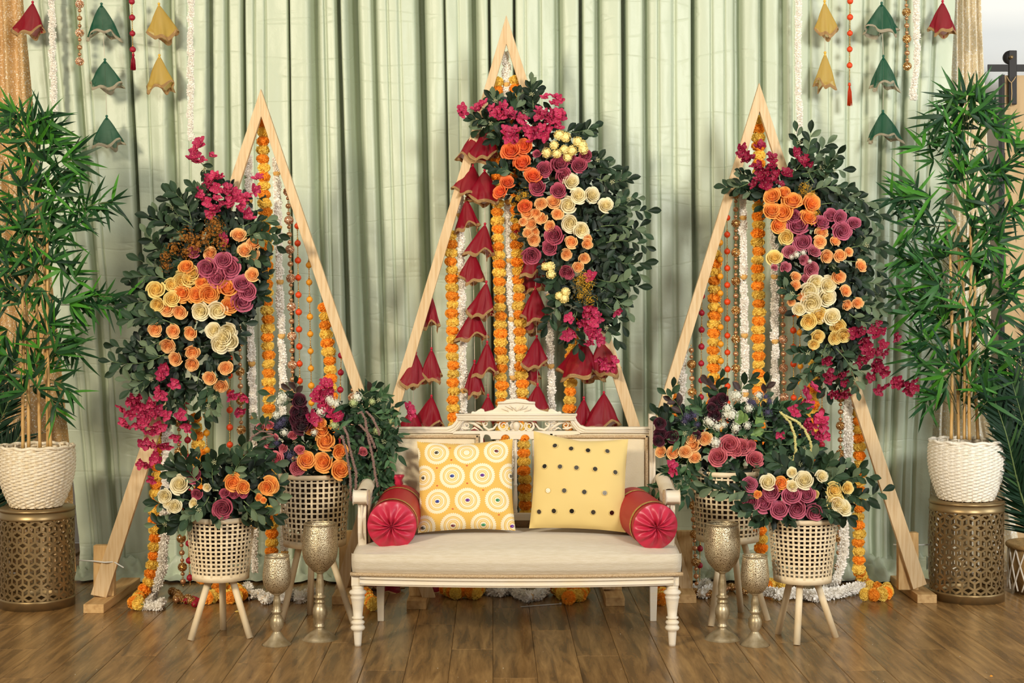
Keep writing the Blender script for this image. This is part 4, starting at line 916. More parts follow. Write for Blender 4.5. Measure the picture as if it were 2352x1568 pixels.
# ---------------------------------------------------------------- drums and woven pots
def drum(label, cpx, top, bot, Yc, rpx):
    s_ = F/Yc; x0 = (cpx-1176)/s_; r = rpx/s_; H = (CAMH-(top-700)/s_)
    t = thing('drum_table', label, 'side table', (x0, Yc, 0)); c = (x0, Yc, 0)
    lo, hi = .042, H-.045
    part('top_plate', MB().lathe([(0,H-.012),(r*1.02,H-.012),(r*1.03,H-.004),(r*1.0,H),(0,H)], 64, c, cap=False), M['bronze'], t, loc=Vector((x0,Yc,H)))
    part('upper_band', MB().lathe([(r*.99,hi),(r*1.01,hi),(r*1.03,hi+.004),(r*1.01,hi+.010),(r*1.01,H-.013),(r*.985,H-.013)], 64, c, cap=False), M['bronze'], t)
    part('base_band', MB().lathe([(r*.985,0),(r*1.02,0),(r*1.02,lo-.010),(r*1.035,lo-.006),(r*1.01,lo),(r*.985,lo)], 64, c, cap=False), M['bronze'], t)
    part('inner_base', MB().lathe([(0,.004),(r*.98,.004),(r*.98,.010),(0,.010)], 40, c, cap=False), M['bronze_in'], t)
    n = 19; W = 2*PI*r/n; sd = W/math.sqrt(3); k = MB(); sw = .0046; rin, rout = r*.985, r*1.005
    rows = int((hi-lo)/(1.5*sd))+2
    def strut(a, b_):
        (u0, z0), (u1, z1) = a, b_
        z0_, z1_ = z0, z1
        if max(z0, z1) < lo-.001 or min(z0, z1) > hi+.001: return
        z0 = min(max(z0, lo-.002), hi+.002); z1 = min(max(z1, lo-.002), hi+.002)
        du, dz = u1-u0, z1-z0; L_ = math.hypot(du, dz)
        if L_ < 1e-4: return
        nx, nz = -dz/L_*sw, du/L_*sw; vs = []
        for R_ in (rout, rin):
            for (u, z) in ((u0+nx, z0+nz), (u1+nx, z1+nz), (u1-nx, z1-nz), (u0-nx, z0-nz)): vs.append((x0+R_*math.cos(u/r), Yc+R_*math.sin(u/r), z))
        k.add(vs, [(0,1,2,3),(7,6,5,4),(0,4,5,1),(2,6,7,3)])
    for j in range(rows):
        for i in range(n):
            cu = (i+.5*(j % 2))*W; cz = hi-sd*.9-j*1.5*sd+.0
            V = [(cu+sd*math.cos(PI/2+q*PI/3), cz+sd*math.sin(PI/2+q*PI/3)) for q in range(6)]  # 0 top,1 upper left,2 lower left,3 bottom,4 lower right,5 upper right
            strut(V[0], V[1]); strut(V[1], V[2]); strut(V[0], V[5])
            strut((cu, cz), V[3]); strut((cu, cz), V[1]); strut((cu, cz), V[5])
    part('pierced_cube_lattice', k, M['bronze'], t, False)
    return x0, Yc, H, r
def pot(label, x0, Y0, z0, rt, rb, H, mname, handles=False):
    t = thing('woven_pot', label, 'plant pot', (x0, Y0, z0)); n = 18; k = MB(); rows = 34
    prof = lambda v: rb+(rt-rb)*(1-(1-v)**2.1)+.012*math.sin(v*PI)-.006*max(0, v-.9)*10
    # coiled paper-rope rows weaving in and out of the upright ribs, every row a rope with its own roundness
    for j in range(rows):
        v0 = j/rows; z = z0+.004+H*(j+.5)/rows; rr = prof(v0); vs = []; m = n*4; ph = (j % 2)*PI
        hh = H/rows*.62
        for i in range(m):
            a = 2*PI*i/m; wv = .0032*math.cos(a*n/1+ph)
            for q in range(5):
                b_ = PI*(q/4-.5); vs.append((x0+(rr+wv+.0042*math.cos(b_))*math.cos(a), Y0+(rr+wv+.0042*math.cos(b_))*math.sin(a), z+hh*math.sin(b_)+.0015*math.sin(a*n+ph)))
        fs = [(i*5+q, ((i+1) % m)*5+q, ((i+1) % m)*5+q+1, i*5+q+1) for i in range(m) for q in range(4)]; k.add(vs, fs)
    part('woven_wall', k, M[mname], t)
    k = MB()
    for i in range(n): 
        a = 2*PI*(i+.25)/n; k.tube([(x0+(prof(v/8)-.002)*math.cos(a), Y0+(prof(v/8)-.002)*math.sin(a), z0+.002+(H-.004)*v/8) for v in range(9)], .004, 5)
    part('upright_ribs', k, M[mname], t)
    k = MB(); pts = [(x0+(rt+.001+.003*math.sin(i*.9))*math.cos(2*PI*i/90), Y0+(rt+.001+.003*math.sin(i*.9))*math.sin(2*PI*i/90), z0+H+.003*math.cos(i*.9)) for i in range(91)]; k.tube(pts, .0075, 6); part('braided_rim', k, M[mname], t)
    part('pot_lining', MB().lathe([(0,z0+.004),(rb-.012,z0+.004),(prof(.5)-.012,z0+H*.5),(rt-.014,z0+H*.8),(0,z0+H*.8)], 32, (x0,Y0,0), cap=False), M['rope_dark'], t)
    if handles:
        for g in (-1, 1):
            k = MB(); pts = [(x0+g*(rt-.012+.020*math.sin(a)), Y0-.030+.03*0-.045*math.cos(a)+.03, z0+H+.010*math.sin(a)-.006) for a in [PI*i/10 for i in range(11)]]; k.tube(pts, .006, 6); part('handle', k, M[mname], t)
D1 = drum('left bronze pierced drum table patterned with open cubes', 86, 1163, 1390, 6.47, 82)
D2 = drum('right bronze pierced drum table patterned with open cubes', 2220, 1147, 1370, 6.62, 82)
s1 = F/6.47; pot('cream woven rope pot with looped handles on the left drum table', D1[0]-.004, D1[1], D1[2]+.001, 81/s1, 56/s1, .263, 'rope', True)
s2 = F/6.62; pot('white woven rope pot on the right drum table', D2[0]-.002, D2[1], D2[2]+.001, 80/s2, 60/s2, .262, 'ropew')

# ---------------------------------------------------------------- basket stools
def stool(label, c, zt, zb, rt, rb, feet, legr=.0135):
    x0, y0 = c; t = thing('basket_stool', label, 'planter stand', (x0, y0, 0)); nv, nh = 37, 12
    bk = put('basket', None, Matrix.Translation((x0, y0, zb)), t)
    R_ = lambda z: rb+(rt-rb)*(z-zb)/(zt-zb)
    k = MB().lathe([(0,zb),(rb+.003,zb),(rb+.004,zb+.028),(rb-.006,zb+.028),(rb-.006,zb+.010),(0,zb+.010)], 48, (x0,y0,0), cap=False); part('basket_base', k, M['bamboo_strip'], bk)
    k = MB().lathe([(rt-.004,zt-.020),(rt+.003,zt-.020),(rt+.0035,zt),(rt-.004,zt),(rt-.004,zt-.020)], 64, (x0,y0,0), cap=False); part('rim_band', k, M['bamboo_strip'], bk)
    for i in range(nv):
        a = 2*PI*i/nv; hw = .0043; k = MB(); vs = []; m = nh*2
        for j in range(m+1):
            z = zb+.020+(zt-zb-.03)*j/m; rr = R_(z)+.0018*math.cos(j*PI/2+ (0 if i % 2 else PI))*1.0; 
            ca, sa = math.cos(a), math.sin(a)
            for d, w_ in ((.0009,-hw), (.0009,hw), (-.0009,hw), (-.0009,-hw)): vs.append((x0+(rr+d)*ca-w_*sa, y0+(rr+d)*sa+w_*ca, z))
        k.add(vs, [(j*4+q, j*4+(q+1) % 4, j*4+4+(q+1) % 4, j*4+4+q) for j in range(m) for q in range(4)]); part('upright_strip', k, M['bamboo_strip'], bk, False)
    for j in range(nh):
        z = zb+.040+(zt-zb-.070)*j/(nh-1); k = MB(); vs = []; m = 68
        for i in range(m):
            a = 2*PI*i/m; rr = R_(z)+.0022*math.cos(a*17+j*PI); 
            for d, w_ in ((.0009,-.0034), (.0009,.0034), (-.0009,.0034), (-.0009,-.0034)): vs.append((x0+(rr+d)*math.cos(a), y0+(rr+d)*math.sin(a), z+w_))
        k.add(vs, [(i*4+q, ((i+1) % m)*4+q, ((i+1) % m)*4+(q+1) % 4, i*4+(q+1) % 4) for i in range(m) for q in range(4)]); part('hoop_strip', k, M['bamboo_strip'], bk, False)
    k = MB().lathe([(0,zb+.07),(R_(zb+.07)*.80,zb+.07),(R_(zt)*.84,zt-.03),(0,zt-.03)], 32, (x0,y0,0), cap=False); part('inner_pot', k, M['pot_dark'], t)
    for f_ in feet:
        f_ = Vector(f_); d = Vector((f_.x-x0, f_.y-y0, 0)).normalized(); tp = Vector((x0, y0, zb+.002))+d*rb*.50
        k = MB().tube([f_+Vector((0,0,.0)), tp], legr, 16); k.v = [(x, y, max(z, 0)) for x, y, z in k.v]; part('leg', k, M['birch'], t)
    return t
def foot(px, py): return G(px, py, 0)
S1 = ((507-1176)*5.88/F, 5.88); S2 = ((723-1176)*6.17/F, 6.17); S3 = ((1843-1176)*5.82/F, 5.82); S4 = ((1671-1176)*6.19/F, 6.19)
stool('small basket stool at front left, pale woven bamboo on three legs', S1, .478, .226, 78*5.88/F, 63*5.88/F, [foot(438,1470), foot(574,1465), foot(513,1445)])
stool('taller basket stool at left, between small stool and settee', S2, .615, .312, 81*6.17/F, 70*6.17/F, [foot(648,1427), foot(712,1410), foot(812,1433)])
stool('small basket stool at front right, pale woven bamboo on three legs', S3, .482, .228, 79*5.82/F, 64*5.82/F, [foot(1787,1455), foot(1830,1481), foot(1919,1463)])
stool('taller basket stool at right, between settee and small stool', S4, .625, .328, 82*6.19/F, 70*6.19/F, [foot(1633,1438), foot(1763,1424), foot(1702,1405)])
# ---------------------------------------------------------------- goblets
def goblet(label, px, fy, prof):
    c = G(px, fy, 0); s_ = F/c.y; t = thing('goblet_lantern', label, 'candle holder', c); C = (c.x, c.y, 0)
    cv = lambda pr: [(r_/s_, CAMH-(y_-700)/s_ if y_ < fy else 0) for r_, y_ in pr]
    stem, cup = prof
    part('stem', MB().lathe([(0,0)]+cv(stem), 32, C, cap=False), M['goblet_plain'], t, loc=c)
    pr = cv(cup); inn = [(r_-.002, z) for r_, z in pr[::-1]]+[(0, pr[0][1]+.004)]
    part('cup', MB().lathe(pr+inn, 48, C, cap=False), M['goblet'], t)
    k = MB(); z = pr[-1][1]; r_ = pr[-1][0]; k.lathe([(r_-.003,z-.003),(r_+.0015,z-.003),(r_+.002,z),(r_+.0015,z+.003),(r_-.003,z+.003),(r_-.003,z-.003)], 48, C, cap=False); part('cup_rim', k, M['goblet_plain'], t)
tall = ([(40,1472),(41,1470),(41,1467),(37,1465),(36,1462),(30,1457),(22,1451),(14,1447),(9,1443),(8,1440),(12,1438),(12,1435),(9,1433),(10,1428),(14,1420),(17,1408),(16,1397),(12,1388),(9,1385),(12,1383),(13,1380),(9,1377),(10,1374),(14,1371),(14,1368),(9,1365),(9.5,1358),(10,1345),(8,1330),(6.5,1318),(8,1315),(16,1311),(15,1308)],
        [(6,1311),(18,1309),(22,1304),(33,1292),(39,1278),(41.5,1262),(41.5,1248),(40,1230),(38,1213),(36.5,1202)])
goblet('tall antique gold goblet lantern in front of the taller left stool', 735, 1467, tall)
goblet('tall antique silver goblet lantern in front of the taller right stool', 1659, 1467, tall)
small = ([(33,1484),(34,1482),(33,1480),(28,1475),(20,1467),(14,1458),(10,1452),(8,1449),(11,1446),(14,1440),(16,1431),(15,1422),(11,1414),(7,1410),(11,1406),(13,1403),(9,1400),(10,1396),(8,1393),(9,1386),(8,1376),(6,1368),(8,1365),(13,1362),(12,1360)],
         [(6,1363),(16,1360),(24,1352),(30,1342),(32.5,1330),(32.5,1318),(31,1302),(29,1286),(27.5,1276)])
goblet('small antique silver goblet lantern beside the tall one at left', 636, 1479, small)
goblet('small antique silver goblet lantern beside the tall one at right', 1734, 1480, small)
# jute basket with white macrame at the right edge, and its partner just outside at the left
def jbasket(label, x0, y0):
    t = thing('jute_basket', label, 'plant pot', (x0, y0, 0)); r0, r1, H = .125, .155, .215
    k = MB().lathe([(0,0),(r0,0),(r1*.98,H*.5),(r1,H),(r1-.01,H),(r0-.012,.012),(0,.012)], 48, (x0,y0,0), cap=False); part('basket_wall', k, M['jute'], t)
    k = MB(); n = 18
    for i in range(n):
        for g in (-1, 1):
            pts = [(x0+(r1+.004-(r1-r0)*.1*(1-v/6))*math.cos(2*PI*(i+g*v/6*1.3)/n), y0+(r1+.004-(r1-r0)*.1*(1-v/6))*math.sin(2*PI*(i+g*v/6*1.3)/n), H-.012-v/6*(H-.03)) for v in range(7)]; k.tube(pts, .004, 5)
    part('macrame_net', k, M['macrame'], t)
    k = MB(); k.tube([(x0+(r1+.003)*math.cos(2*PI*i/60), y0+(r1+.003)*math.sin(2*PI*i/60), H) for i in range(61)], .011, 8); part('jute_rim', k, M['jute'], t)
jbasket('brown jute basket netted in white macrame at the right edge', X(2398, 6.75), 6.75)
jbasket('brown jute basket netted in white macrame behind the left drum', X(-60, 6.95), 6.95)
# cable tie left on the boards, small scraps
a, b_ = G(1196,1393,.004), G(1288,1386,.004); k = MB().tube([a, b_], .0022, 5); k.box((b_.x-.006,b_.y-.004,.001), (b_.x+.004,b_.y+.004,.008)); c = (a+b_)/2; k.recenter(c)
thing('loose_tie', 'loose nylon cable tie lying on the boards under the settee', 'cable tie', c, data=k.mesh('loose_tie', M['zip']))
def petal(px, py, m, label, s_=.012):
    c = G(px, py, .003); k = MB(); r = random.Random(px)
    k.grid(lambda u, v: ((u-.5)*2*s_*math.sqrt(max(0, 1-(2*v-1)**2)), (v-.5)*2*s_, .004*math.sin(3*u)+.002), 6, 6); thing('fallen_petal', label, 'petal', c, data=k.mesh('fallen_petal', m))
petal(545, 1405, M['rose_yellow'], 'pale yellow petal on the boards by the small left stool')
petal(552, 1412, M['marigold_o'], 'orange petal on the boards by the small left stool', .006)
petal(2277, 1554, M['marigold_o'], 'tiny orange petal on the boards at lower right', .006)
k = MB(); rr = random.Random(4)
for i in range(70):
    c = Vector((rr.uniform(-1.7, 1.7), rr.uniform(5.05, 6.2), .001)); k.sphere(c, rr.uniform(.0008, .0022), 5, 3)
o = thing('glitter_specks', 'tiny gold glitter specks scattered over the wooden floor', 'glitter', (0,0,0), data=k.mesh('glitter_specks', M['trim_s']), kind='stuff')
# ---------------------------------------------------------------- flower and leaf meshes (shared data)
def rose(name, m, seed, n=30, openn=1.0):
    """petals wound round a closed heart, the outer ones opening and rolling back at the lip"""
    r = random.Random(seed); k = MB()
    for i in range(n):
        t = (i+.5)/n; a0 = i*2.39996+r.uniform(-.25, .25); A = 1.30-.62*t; Rb = .05+.42*t; Rt = .04+.86*t**.95*openn; zt = .46-.34*t**1.7+r.uniform(-.03, .03); zb = -.42
        nu, nv = 6, 5
        def fn(u, v):
            q = 2*u-1; a = a0+q*A; rr = Rb+(Rt-Rb)*v**.8+.09*t*math.sin(v*PI); rr += .055*q
            lip = max(0, v-.74)/.26; rr += lip*lip*(.02+.12*t)*(1-.25*q*q); z = zb+(zt-zb)*v-.20*(abs(q)**3)*v*(.4+t)-lip*lip*.10*t
            rr *= 1+.035*math.sin(4*a+i)*v
            return (rr*math.cos(a), rr*math.sin(a), z)
        tone = [min(1, max(0, .75*t+.35*(j/nv))) for j in range(nv+1) for _ in range(nu+1)]
        k.grid(fn, nu, nv, tone=tone)
    k.add([(0,0,.34),(.09,0,.26),(0,.09,.26),(-.09,0,.26),(0,-.09,.26)], [(0,1,2),(0,2,3),(0,3,4),(0,4,1)], 0, 0.2)
    k.sphere((0,0,-.2), .42, 10, 6)
    return k.mesh(name, m, True, True)
ROSE = {}
for c in ('peach','orange','tangerine','mauve','burgundyrose','cream','yellow','pink','plum','palepink'):
    ROSE[c] = [rose('rose', M['rose_'+c], s_, 30 if s_ < 3 else 24) for s_ in (1, 2, 3)]
def boug(name, m, seed):
    r = random.Random(seed); k = MB()
    for b_ in range(3):
        cx_, cy_ = .45*math.cos(b_*2.1+seed), .45*math.sin(b_*2.1+seed)
        for p_ in range(3):
            a = p_*2.094+b_*.7+r.uniform(-.2,.2); ca, sa = math.cos(a), math.sin(a)
            def fn(u, v):
                w_ = .42*math.sin(PI*min(1, v*.86+.08))**.8*(1-v**4*.6); x = v*.80; y = (u-.5)*2*w_; z = .30*math.sin(v*1.9)+.22*abs(u-.5)*2*(.6+.4*v)+r.uniform(-.015,.015)
                return (cx_+x*ca-y*sa, cy_+x*sa+y*ca, z+.1*b_)
            k.grid(fn, 4, 4)
        for q in range(2): k.tube([(cx_, cy_, .05), (cx_+.05*q, cy_+.04, .42)], .022, 4); k.sphere((cx_+.05*q, cy_+.04, .44), .036, 6, 4, 1)
    return k.mesh(name, [m, M['boug_eye']], True)
BOUG = {'m': [boug('bougainvillea', M['boug'], s_) for s_ in (1,2,3)], 'd': [boug('bougainvillea', M['boug_dark'], s_) for s_ in (1,2,3)]}
def leafmesh(name, m, kind):
    k = MB()
    if kind == 'ob':      # spoon-shaped leaf
        wf = lambda v: .23*math.sin(PI*min(1, v**1.35*.97+.015))**.72*1.12; nu, nv = 4, 6; fold = .10; bend = .10
    elif kind == 'po':    # pointed ovate leaf
        wf = lambda v: .20*math.sin(PI*v**.75)**.85*(1-v*.25); nu, nv = 2, 6; fold = .14; bend = .16
    elif kind == 'round': wf = lambda v: .42*math.sin(PI*min(1, v**.9*.98+.01))**.6; nu, nv = 4, 6; fold = .08; bend = .12
    else:                 # long lance leaf
        wf = lambda v: .060*math.sin(PI*v**.62)**.8+.002; nu, nv = 2, 7; fold = .03; bend = .22
    def fn(u, v): 
        q = 2*u-1; w_ = wf(v); return (v, q*w_, fold*abs(q)*w_/.23-bend*v*v+.0)
    k.grid(fn, nu, nv)
    return k.mesh(name, m)
LEAF = {}
for kd, ms in (('ob', ('leaf_dark','leaf_mid','leaf_pale','purpleleaf')), ('po', ('ruscus','ruscus_dark','leaf_mid','lime')), ('round', ('lime','leaf_mid','leaf_dark')), ('la', ('bamb_d','bamb_m','bamb_l'))):
    for m_ in ms: LEAF[kd, m_] = leafmesh('leaf', M[m_], kd)
def florets(name, m, seed, n=34, ps=.26, flat=.8, lo=.78, hi=1.0, core=.68):
    r = random.Random(seed); k = MB()
    for i in range(n):
        z = 1-1.7*(i+.5)/n; a = i*2.39996; q = math.sqrt(max(0, 1-z*z)); d = Vector((q*math.cos(a), q*math.sin(a), z*flat)); c = d*r.uniform(lo, hi)
        qd = d.to_track_quat('Z', 'Y')
        for p_ in range(4):
            b_ = p_*PI/2+r.uniform(0,.4); e1 = qd @ Vector((math.cos(b_-.6)*ps*.7, math.sin(b_-.6)*ps*.7, .03)); e2 = qd @ Vector((math.cos(b_)*ps, math.sin(b_)*ps, .08)); e3 = qd @ Vector((math.cos(b_+.6)*ps*.7, math.sin(b_+.6)*ps*.7, .03))
            k.add([c, c+e1, c+e2, c+e3], [(0,1,2,3)])
    k.sphere((0,0,0), core, 8, 5)
    return k.mesh(name, m, False)
FLO = {'hyd_w': [florets('white_floret_head', M['hyd_w'], s_, 40, .24, .8, .7, 1.1, .6) for s_ in (1,2)], 'hyd_y': [florets('yellow_floret_head', M['hyd_y'], s_, 16, .52, .6, .75, .95, .72) for s_ in (1,2)], 'hyd_g': [florets('green_floret_head', M['hyd_g'], 3)],
       'statice': [florets('blue_floret_head', M['statice'], s_, 80, .15, .8, .6, 1.15, .5) for s_ in (1,2)], 'solid': [florets('ochre_floret_plume', M['solid'], s_, 80, .15, .8, .2, 1.35, .15) for s_ in (4,5)], 'rust': [florets('rust_floret_plume', M['rust'], s_, 70, .2, .8, .2, 1.4, .2) for s_ in (6,7)]}
k = MB()
for i in range(14):
    a = i*2.4; d = .25+.05*i; k.sphere((d*math.cos(a)*.7, d*math.sin(a)*.7, .2*math.sin(i)), .10, 5, 4); k.tube([(0,0,-.3), (d*math.cos(a)*.7, d*math.sin(a)*.7, .2*math.sin(i))], .018, 3)
SEED = k.mesh('seed_cluster', M['seed'])
def inside(x, y, poly):
    c = False; n = len(poly)
    for i in range(n):
        (x1, y1), (x2, y2) = poly[i], poly[(i+1) % n]
        if (y1 > y) != (y2 > y) and x < (x2-x1)*(y-y1)/(y2-y1)+x1: c = not c
    return c
NAMES = {'rose': 'rose', 'boug': 'bougainvillea'}
class Spray:
    """one flower arrangement: every bloom, branch and leaf its own part"""
    def __init__(s, label, cat, anchor, Y, depth=.10, cen=None, light=0):
        s.t = thing('flower_arrangement', label, cat, P(anchor[0], anchor[1], Y)); s.Y = Y; s.d = depth; s.n = 0; s.cen = cen or anchor; s.light = light; s.over = MB(); s.r = random.Random(int(anchor[0]))
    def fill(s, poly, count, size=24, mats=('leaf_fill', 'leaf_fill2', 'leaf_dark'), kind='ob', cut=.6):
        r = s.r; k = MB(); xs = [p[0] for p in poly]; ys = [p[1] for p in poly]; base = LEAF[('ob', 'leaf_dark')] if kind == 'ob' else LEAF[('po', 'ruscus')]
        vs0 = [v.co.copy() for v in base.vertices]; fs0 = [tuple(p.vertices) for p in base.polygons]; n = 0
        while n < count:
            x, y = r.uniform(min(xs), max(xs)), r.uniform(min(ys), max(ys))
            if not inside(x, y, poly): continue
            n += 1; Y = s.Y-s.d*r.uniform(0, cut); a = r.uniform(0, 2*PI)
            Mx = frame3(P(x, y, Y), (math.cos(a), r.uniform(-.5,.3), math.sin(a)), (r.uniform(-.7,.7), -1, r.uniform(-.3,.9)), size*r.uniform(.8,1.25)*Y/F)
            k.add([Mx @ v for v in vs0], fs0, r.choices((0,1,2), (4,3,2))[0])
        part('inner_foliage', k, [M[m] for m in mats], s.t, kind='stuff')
    def bloom(s, me, name, x, y, rp, dy=0.0, tilt=.35, flat=1.0):
        r = s.r; Y = s.Y-s.d*.72-dy-r.uniform(0, .02); loc = P(x, y, Y)
        out = Vector(((x-s.cen[0])/260, 0, -(y-s.cen[1])/260)); d = Vector((0, -1, .12))+out*.55+Vector((r.uniform(-tilt,tilt), 0, r.uniform(-tilt,tilt)))
        sc = rp*Y/F; return put(name, me, orient(loc, d, r.uniform(0, 6.3), (sc, sc, sc*flat)), s.t)
    def roses(s, col, pts, rp):
        for p in pts:
            q = p[2] if len(p) > 2 else rp; s.bloom(s.r.choice(ROSE[col]), 'rose', p[0], p[1], q*s.r.uniform(1.10, 1.22), .0)
    def bougs(s, pts, c='m', rp=10, dy=.0):
        for p in pts: s.bloom(s.r.choice(BOUG[c]), 'bougainvillea', p[0], p[1], 1.2*rp*s.r.uniform(.85, 1.2), dy, .9)
    def heads(s, c, pts, rp):
        for p in pts: s.bloom(s.r.choice(FLO[c]), FLO[c][0].name.split('.')[0], p[0], p[1], (p[2] if len(p) > 2 else rp)*s.r.uniform(.9, 1.1), .01)
    def branch(s, a, b_, n=9, lp=24, kind='ob', mats=('leaf_dark','leaf_mid','leaf_pale'), wts=(5,3,2), bend=.12, dy=.0, seeds=.35, spread=1.0, da=None):
        r = s.r; A, B = Vector(a), Vector(b_); D = B-A; nrm = Vector((-D.y, D.x))*bend*r.choice((-1, 1)); pts = []
        Y0 = s.Y-s.d*r.uniform(.3, .8)-dy; Y1 = s.Y-s.d*r.uniform(.1, 1.0)-dy
        for i in range(9):
            f = i/8; q = A+D*f+nrm*math.sin(f*PI); pts.append(P(q.x, q.y, Y0+(Y1-Y0)*f))
        st = part('branch', MB().tube(pts, [.0022-.0014*i/8 for i in range(9)], 4), M['stem'], s.t, loc=pts[0])
        for i in range(n+1):
            f = .18+.82*i/n; j = min(7, int(f*8)); g = f*8-j; p = pts[j]+(pts[j+1]-pts[j])*g; d = (pts[j+1]-pts[j]).normalized()
            side = 1 if i % 2 else -1; an = (0 if i == n else side*r.uniform(.5, 1.0)*spread)
            dd = Matrix.Rotation(an, 3, 'Y') @ d + Vector((0, r.uniform(-.5, .15), 0)); m_ = r.choices(mats, wts[:len(mats)])[0]
            L_ = lp*r.uniform(.9, 1.3)*s.Y/F
            Mx = frame3(p, dd, (r.uniform(-.45,.45), -1, r.uniform(-.2,.6)), L_)
            if s.n < 298: put('leaf', LEAF[kind, m_], Mx, st); s.n += 1
            else:
                me = LEAF[kind, m_]; s.over.add([Mx @ v.co for v in me.vertices], [tuple(p_.vertices) for p_ in me.polygons], {'leaf_dark':0,'leaf_mid':1,'leaf_pale':2,'ruscus':3,'ruscus_dark':4}.get(m_, 1))
        if r.random() < seeds:
            p = pts[r.choice((4,5,6))]; put('seed_cluster', SEED, orient(p+Vector((0,-.015,0)), (0,-1,.3), r.uniform(0,6), 10*s.Y/F), s.t)
    def tassel(s, pts, m, r0=5, dy=.02):
        r = s.r; k = MB(); W = [P(x, y, s.Y-s.d-dy) for x, y in pts]
        for p, d, l in resample(W, .0042):
            for q in range(3):
                a = r.uniform(0, 2*PI); o_ = Vector((math.cos(a), math.sin(a)*.8, r.uniform(-.3,.3)))*r0*s.Y/F*.6; k.sphere(p+o_, .0038*r0/5, 5, 3)
        k.tube(W, r0*s.Y/F*.55, 6); part('drooping_tassel', k, M[m], s.t)
    def done(s):
        if s.over.v: part('small_leaves', s.over, [M[m] for m in ('leaf_dark','leaf_mid','leaf_pale','ruscus','ruscus_dark')], s.t, kind='stuff')
# ---- left spray
L = Spray('large flower spray of mauve, orange and cream roses hanging on the left triangle', 'flower arrangement', (450, 680), YL-.02, .15)
polyL = [(452,470),(520,470),(600,540),(620,620),(585,720),(540,800),(520,880),(430,905),(330,890),(285,830),(318,760),(335,700),(350,610),(372,540),(410,500)]
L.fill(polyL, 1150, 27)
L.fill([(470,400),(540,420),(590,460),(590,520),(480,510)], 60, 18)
L.roses('peach', [(548,539),(582,558),(562,574),(580,585),(483,582),(579,631),(383,709),(412,717),(356,757),(398,761),(437,765),(385,794),(402,824),(442,809),(441,837),(481,868),(519,845),(507,887)], 16)
L.roses('mauve', [(475,616,23),(527,616,24),(498,637,24),(513,598,20),(555,650,20),(569,671,20),(555,692,23),(444,579,14)], 22)
L.roses('orange', [(418,673),(451,677),(480,675),(521,660),(527,700),(427,612,17),(463,648,14)], 21)
L.roses('yellow', [(442,627),(418,646,22),(395,654,15),(358,665,19),(362,700,16),(395,686,17),(434,640,18)], 18)
L.roses('cream', [(460,715),(500,713),(492,759),(523,761),(505,790),(528,786),(512,775)], 20)
L.bougs([(460,329),(453,345),(444,356),(440,369),(452,375),(463,369),(487,360),(475,409),(494,405),(505,411),(485,418),(498,432),(461,441),(460,457),(513,443),(532,447),(525,459),(555,461),(567,453),(584,436),(594,411),(490,480),(498,484),(483,490),(551,480),(571,503),(566,490),(511,545),(517,560),(520,432),(540,440),(476,425),(510,470),(530,475),(498,458),(480,465),(545,460)])
L.bougs([(285,936),(298,946),(284,967),(294,973),(314,905),(306,918),(317,933),(327,938),(337,943),(352,951),(342,930),(352,923),(368,895),(363,908),(373,910),(369,854),(375,864),(383,841),(380,953),(314,974),(329,969),(335,984),(350,984),(370,976),(331,1015),(340,1020),(358,1020),(373,1020),(383,1020),(327,1063),(340,1063),(355,1053),(363,1048),(412,953),(406,1002),(432,979),(531,905),(562,910),(549,941),(350,1099),(401,879),(345,965),(325,955),(360,938),(300,925),(322,915)], rp=11)
L.heads('rust', [(430,545,20),(455,560,22),(480,540,20),(500,525,18),(510,560,18),(400,570,18),(380,590,14),(382,610,14),(490,510,16),(430,580,16)], 18)
for tip in ((383,445),(398,440),(412,462),(362,487),(345,500),(337,535),(348,556),(322,598),(300,640),(305,655),(292,700),(298,735),(262,795),(253,830),(268,850),(290,872),(300,895)):
    bx = 440 if tip[1] < 600 else 400; by = tip[1]+(70 if tip[1] < 560 else -30 if tip[1] > 760 else 10)
    L.branch((bx, by), tip, 10, 27, wts=(5,3,3))
for a, b_ in (((520,540),(636,566)),((560,520),(615,510)),((560,545),(640,540)),((470,470),(445,430)),((520,600),(600,600)),((560,640),(600,680)),((460,850),(470,960)),((420,860),(410,950)),((440,860),(440,985)),((480,870),(490,950)),((400,880),(385,960)),((500,860),(500,930)),((350,840),(320,900)),((480,560),(520,500)),((470,380),(500,430))):
    L.branch(a, b_, 9, 25, wts=(3,4,2), dy=.01)
L.branch((463,375),(470,395),2,20); L.branch((590,455),(602,455),2,22)
L.done()
# ---- middle spray
C = Spray('largest flower spray of tangerine, cream and mauve roses on the middle triangle', 'flower arrangement', (1290, 450), YC-.02, .16)
polyC = [(1110,270),(1130,235),(1200,225),(1290,260),(1340,340),(1380,400),(1405,440),(1420,520),(1425,570),(1415,650),(1400,720),(1375,750),(1340,740),(1290,730),(1270,690),(1235,620),(1210,560),(1190,480),(1150,420),(1155,330)]
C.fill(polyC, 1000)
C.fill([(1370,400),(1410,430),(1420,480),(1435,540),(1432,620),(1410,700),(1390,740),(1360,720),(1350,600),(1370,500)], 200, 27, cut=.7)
C.roses('tangerine', [(1173,346,22),(1203,337,19),(1199,373,20),(1224,403,19),(1165,418,17),(1148,440,16),(1205,473,15)], 20)
C.roses('burgundyrose', [(1285,376,20),(1250,389,17),(1295,402,17),(1234,430,19),(1282,438,18),(1330,379,18),(1345,358,14),(1313,366,13),(1272,541,22),(1262,568,18),(1220,589,20),(1302,626,17),(1233,353,9),(1225,585,16)], 18)
C.roses('cream', [(1312,417),(1328,449),(1360,448),(1391,471),(1304,471),(1309,513,19),(1335,529)], 18)
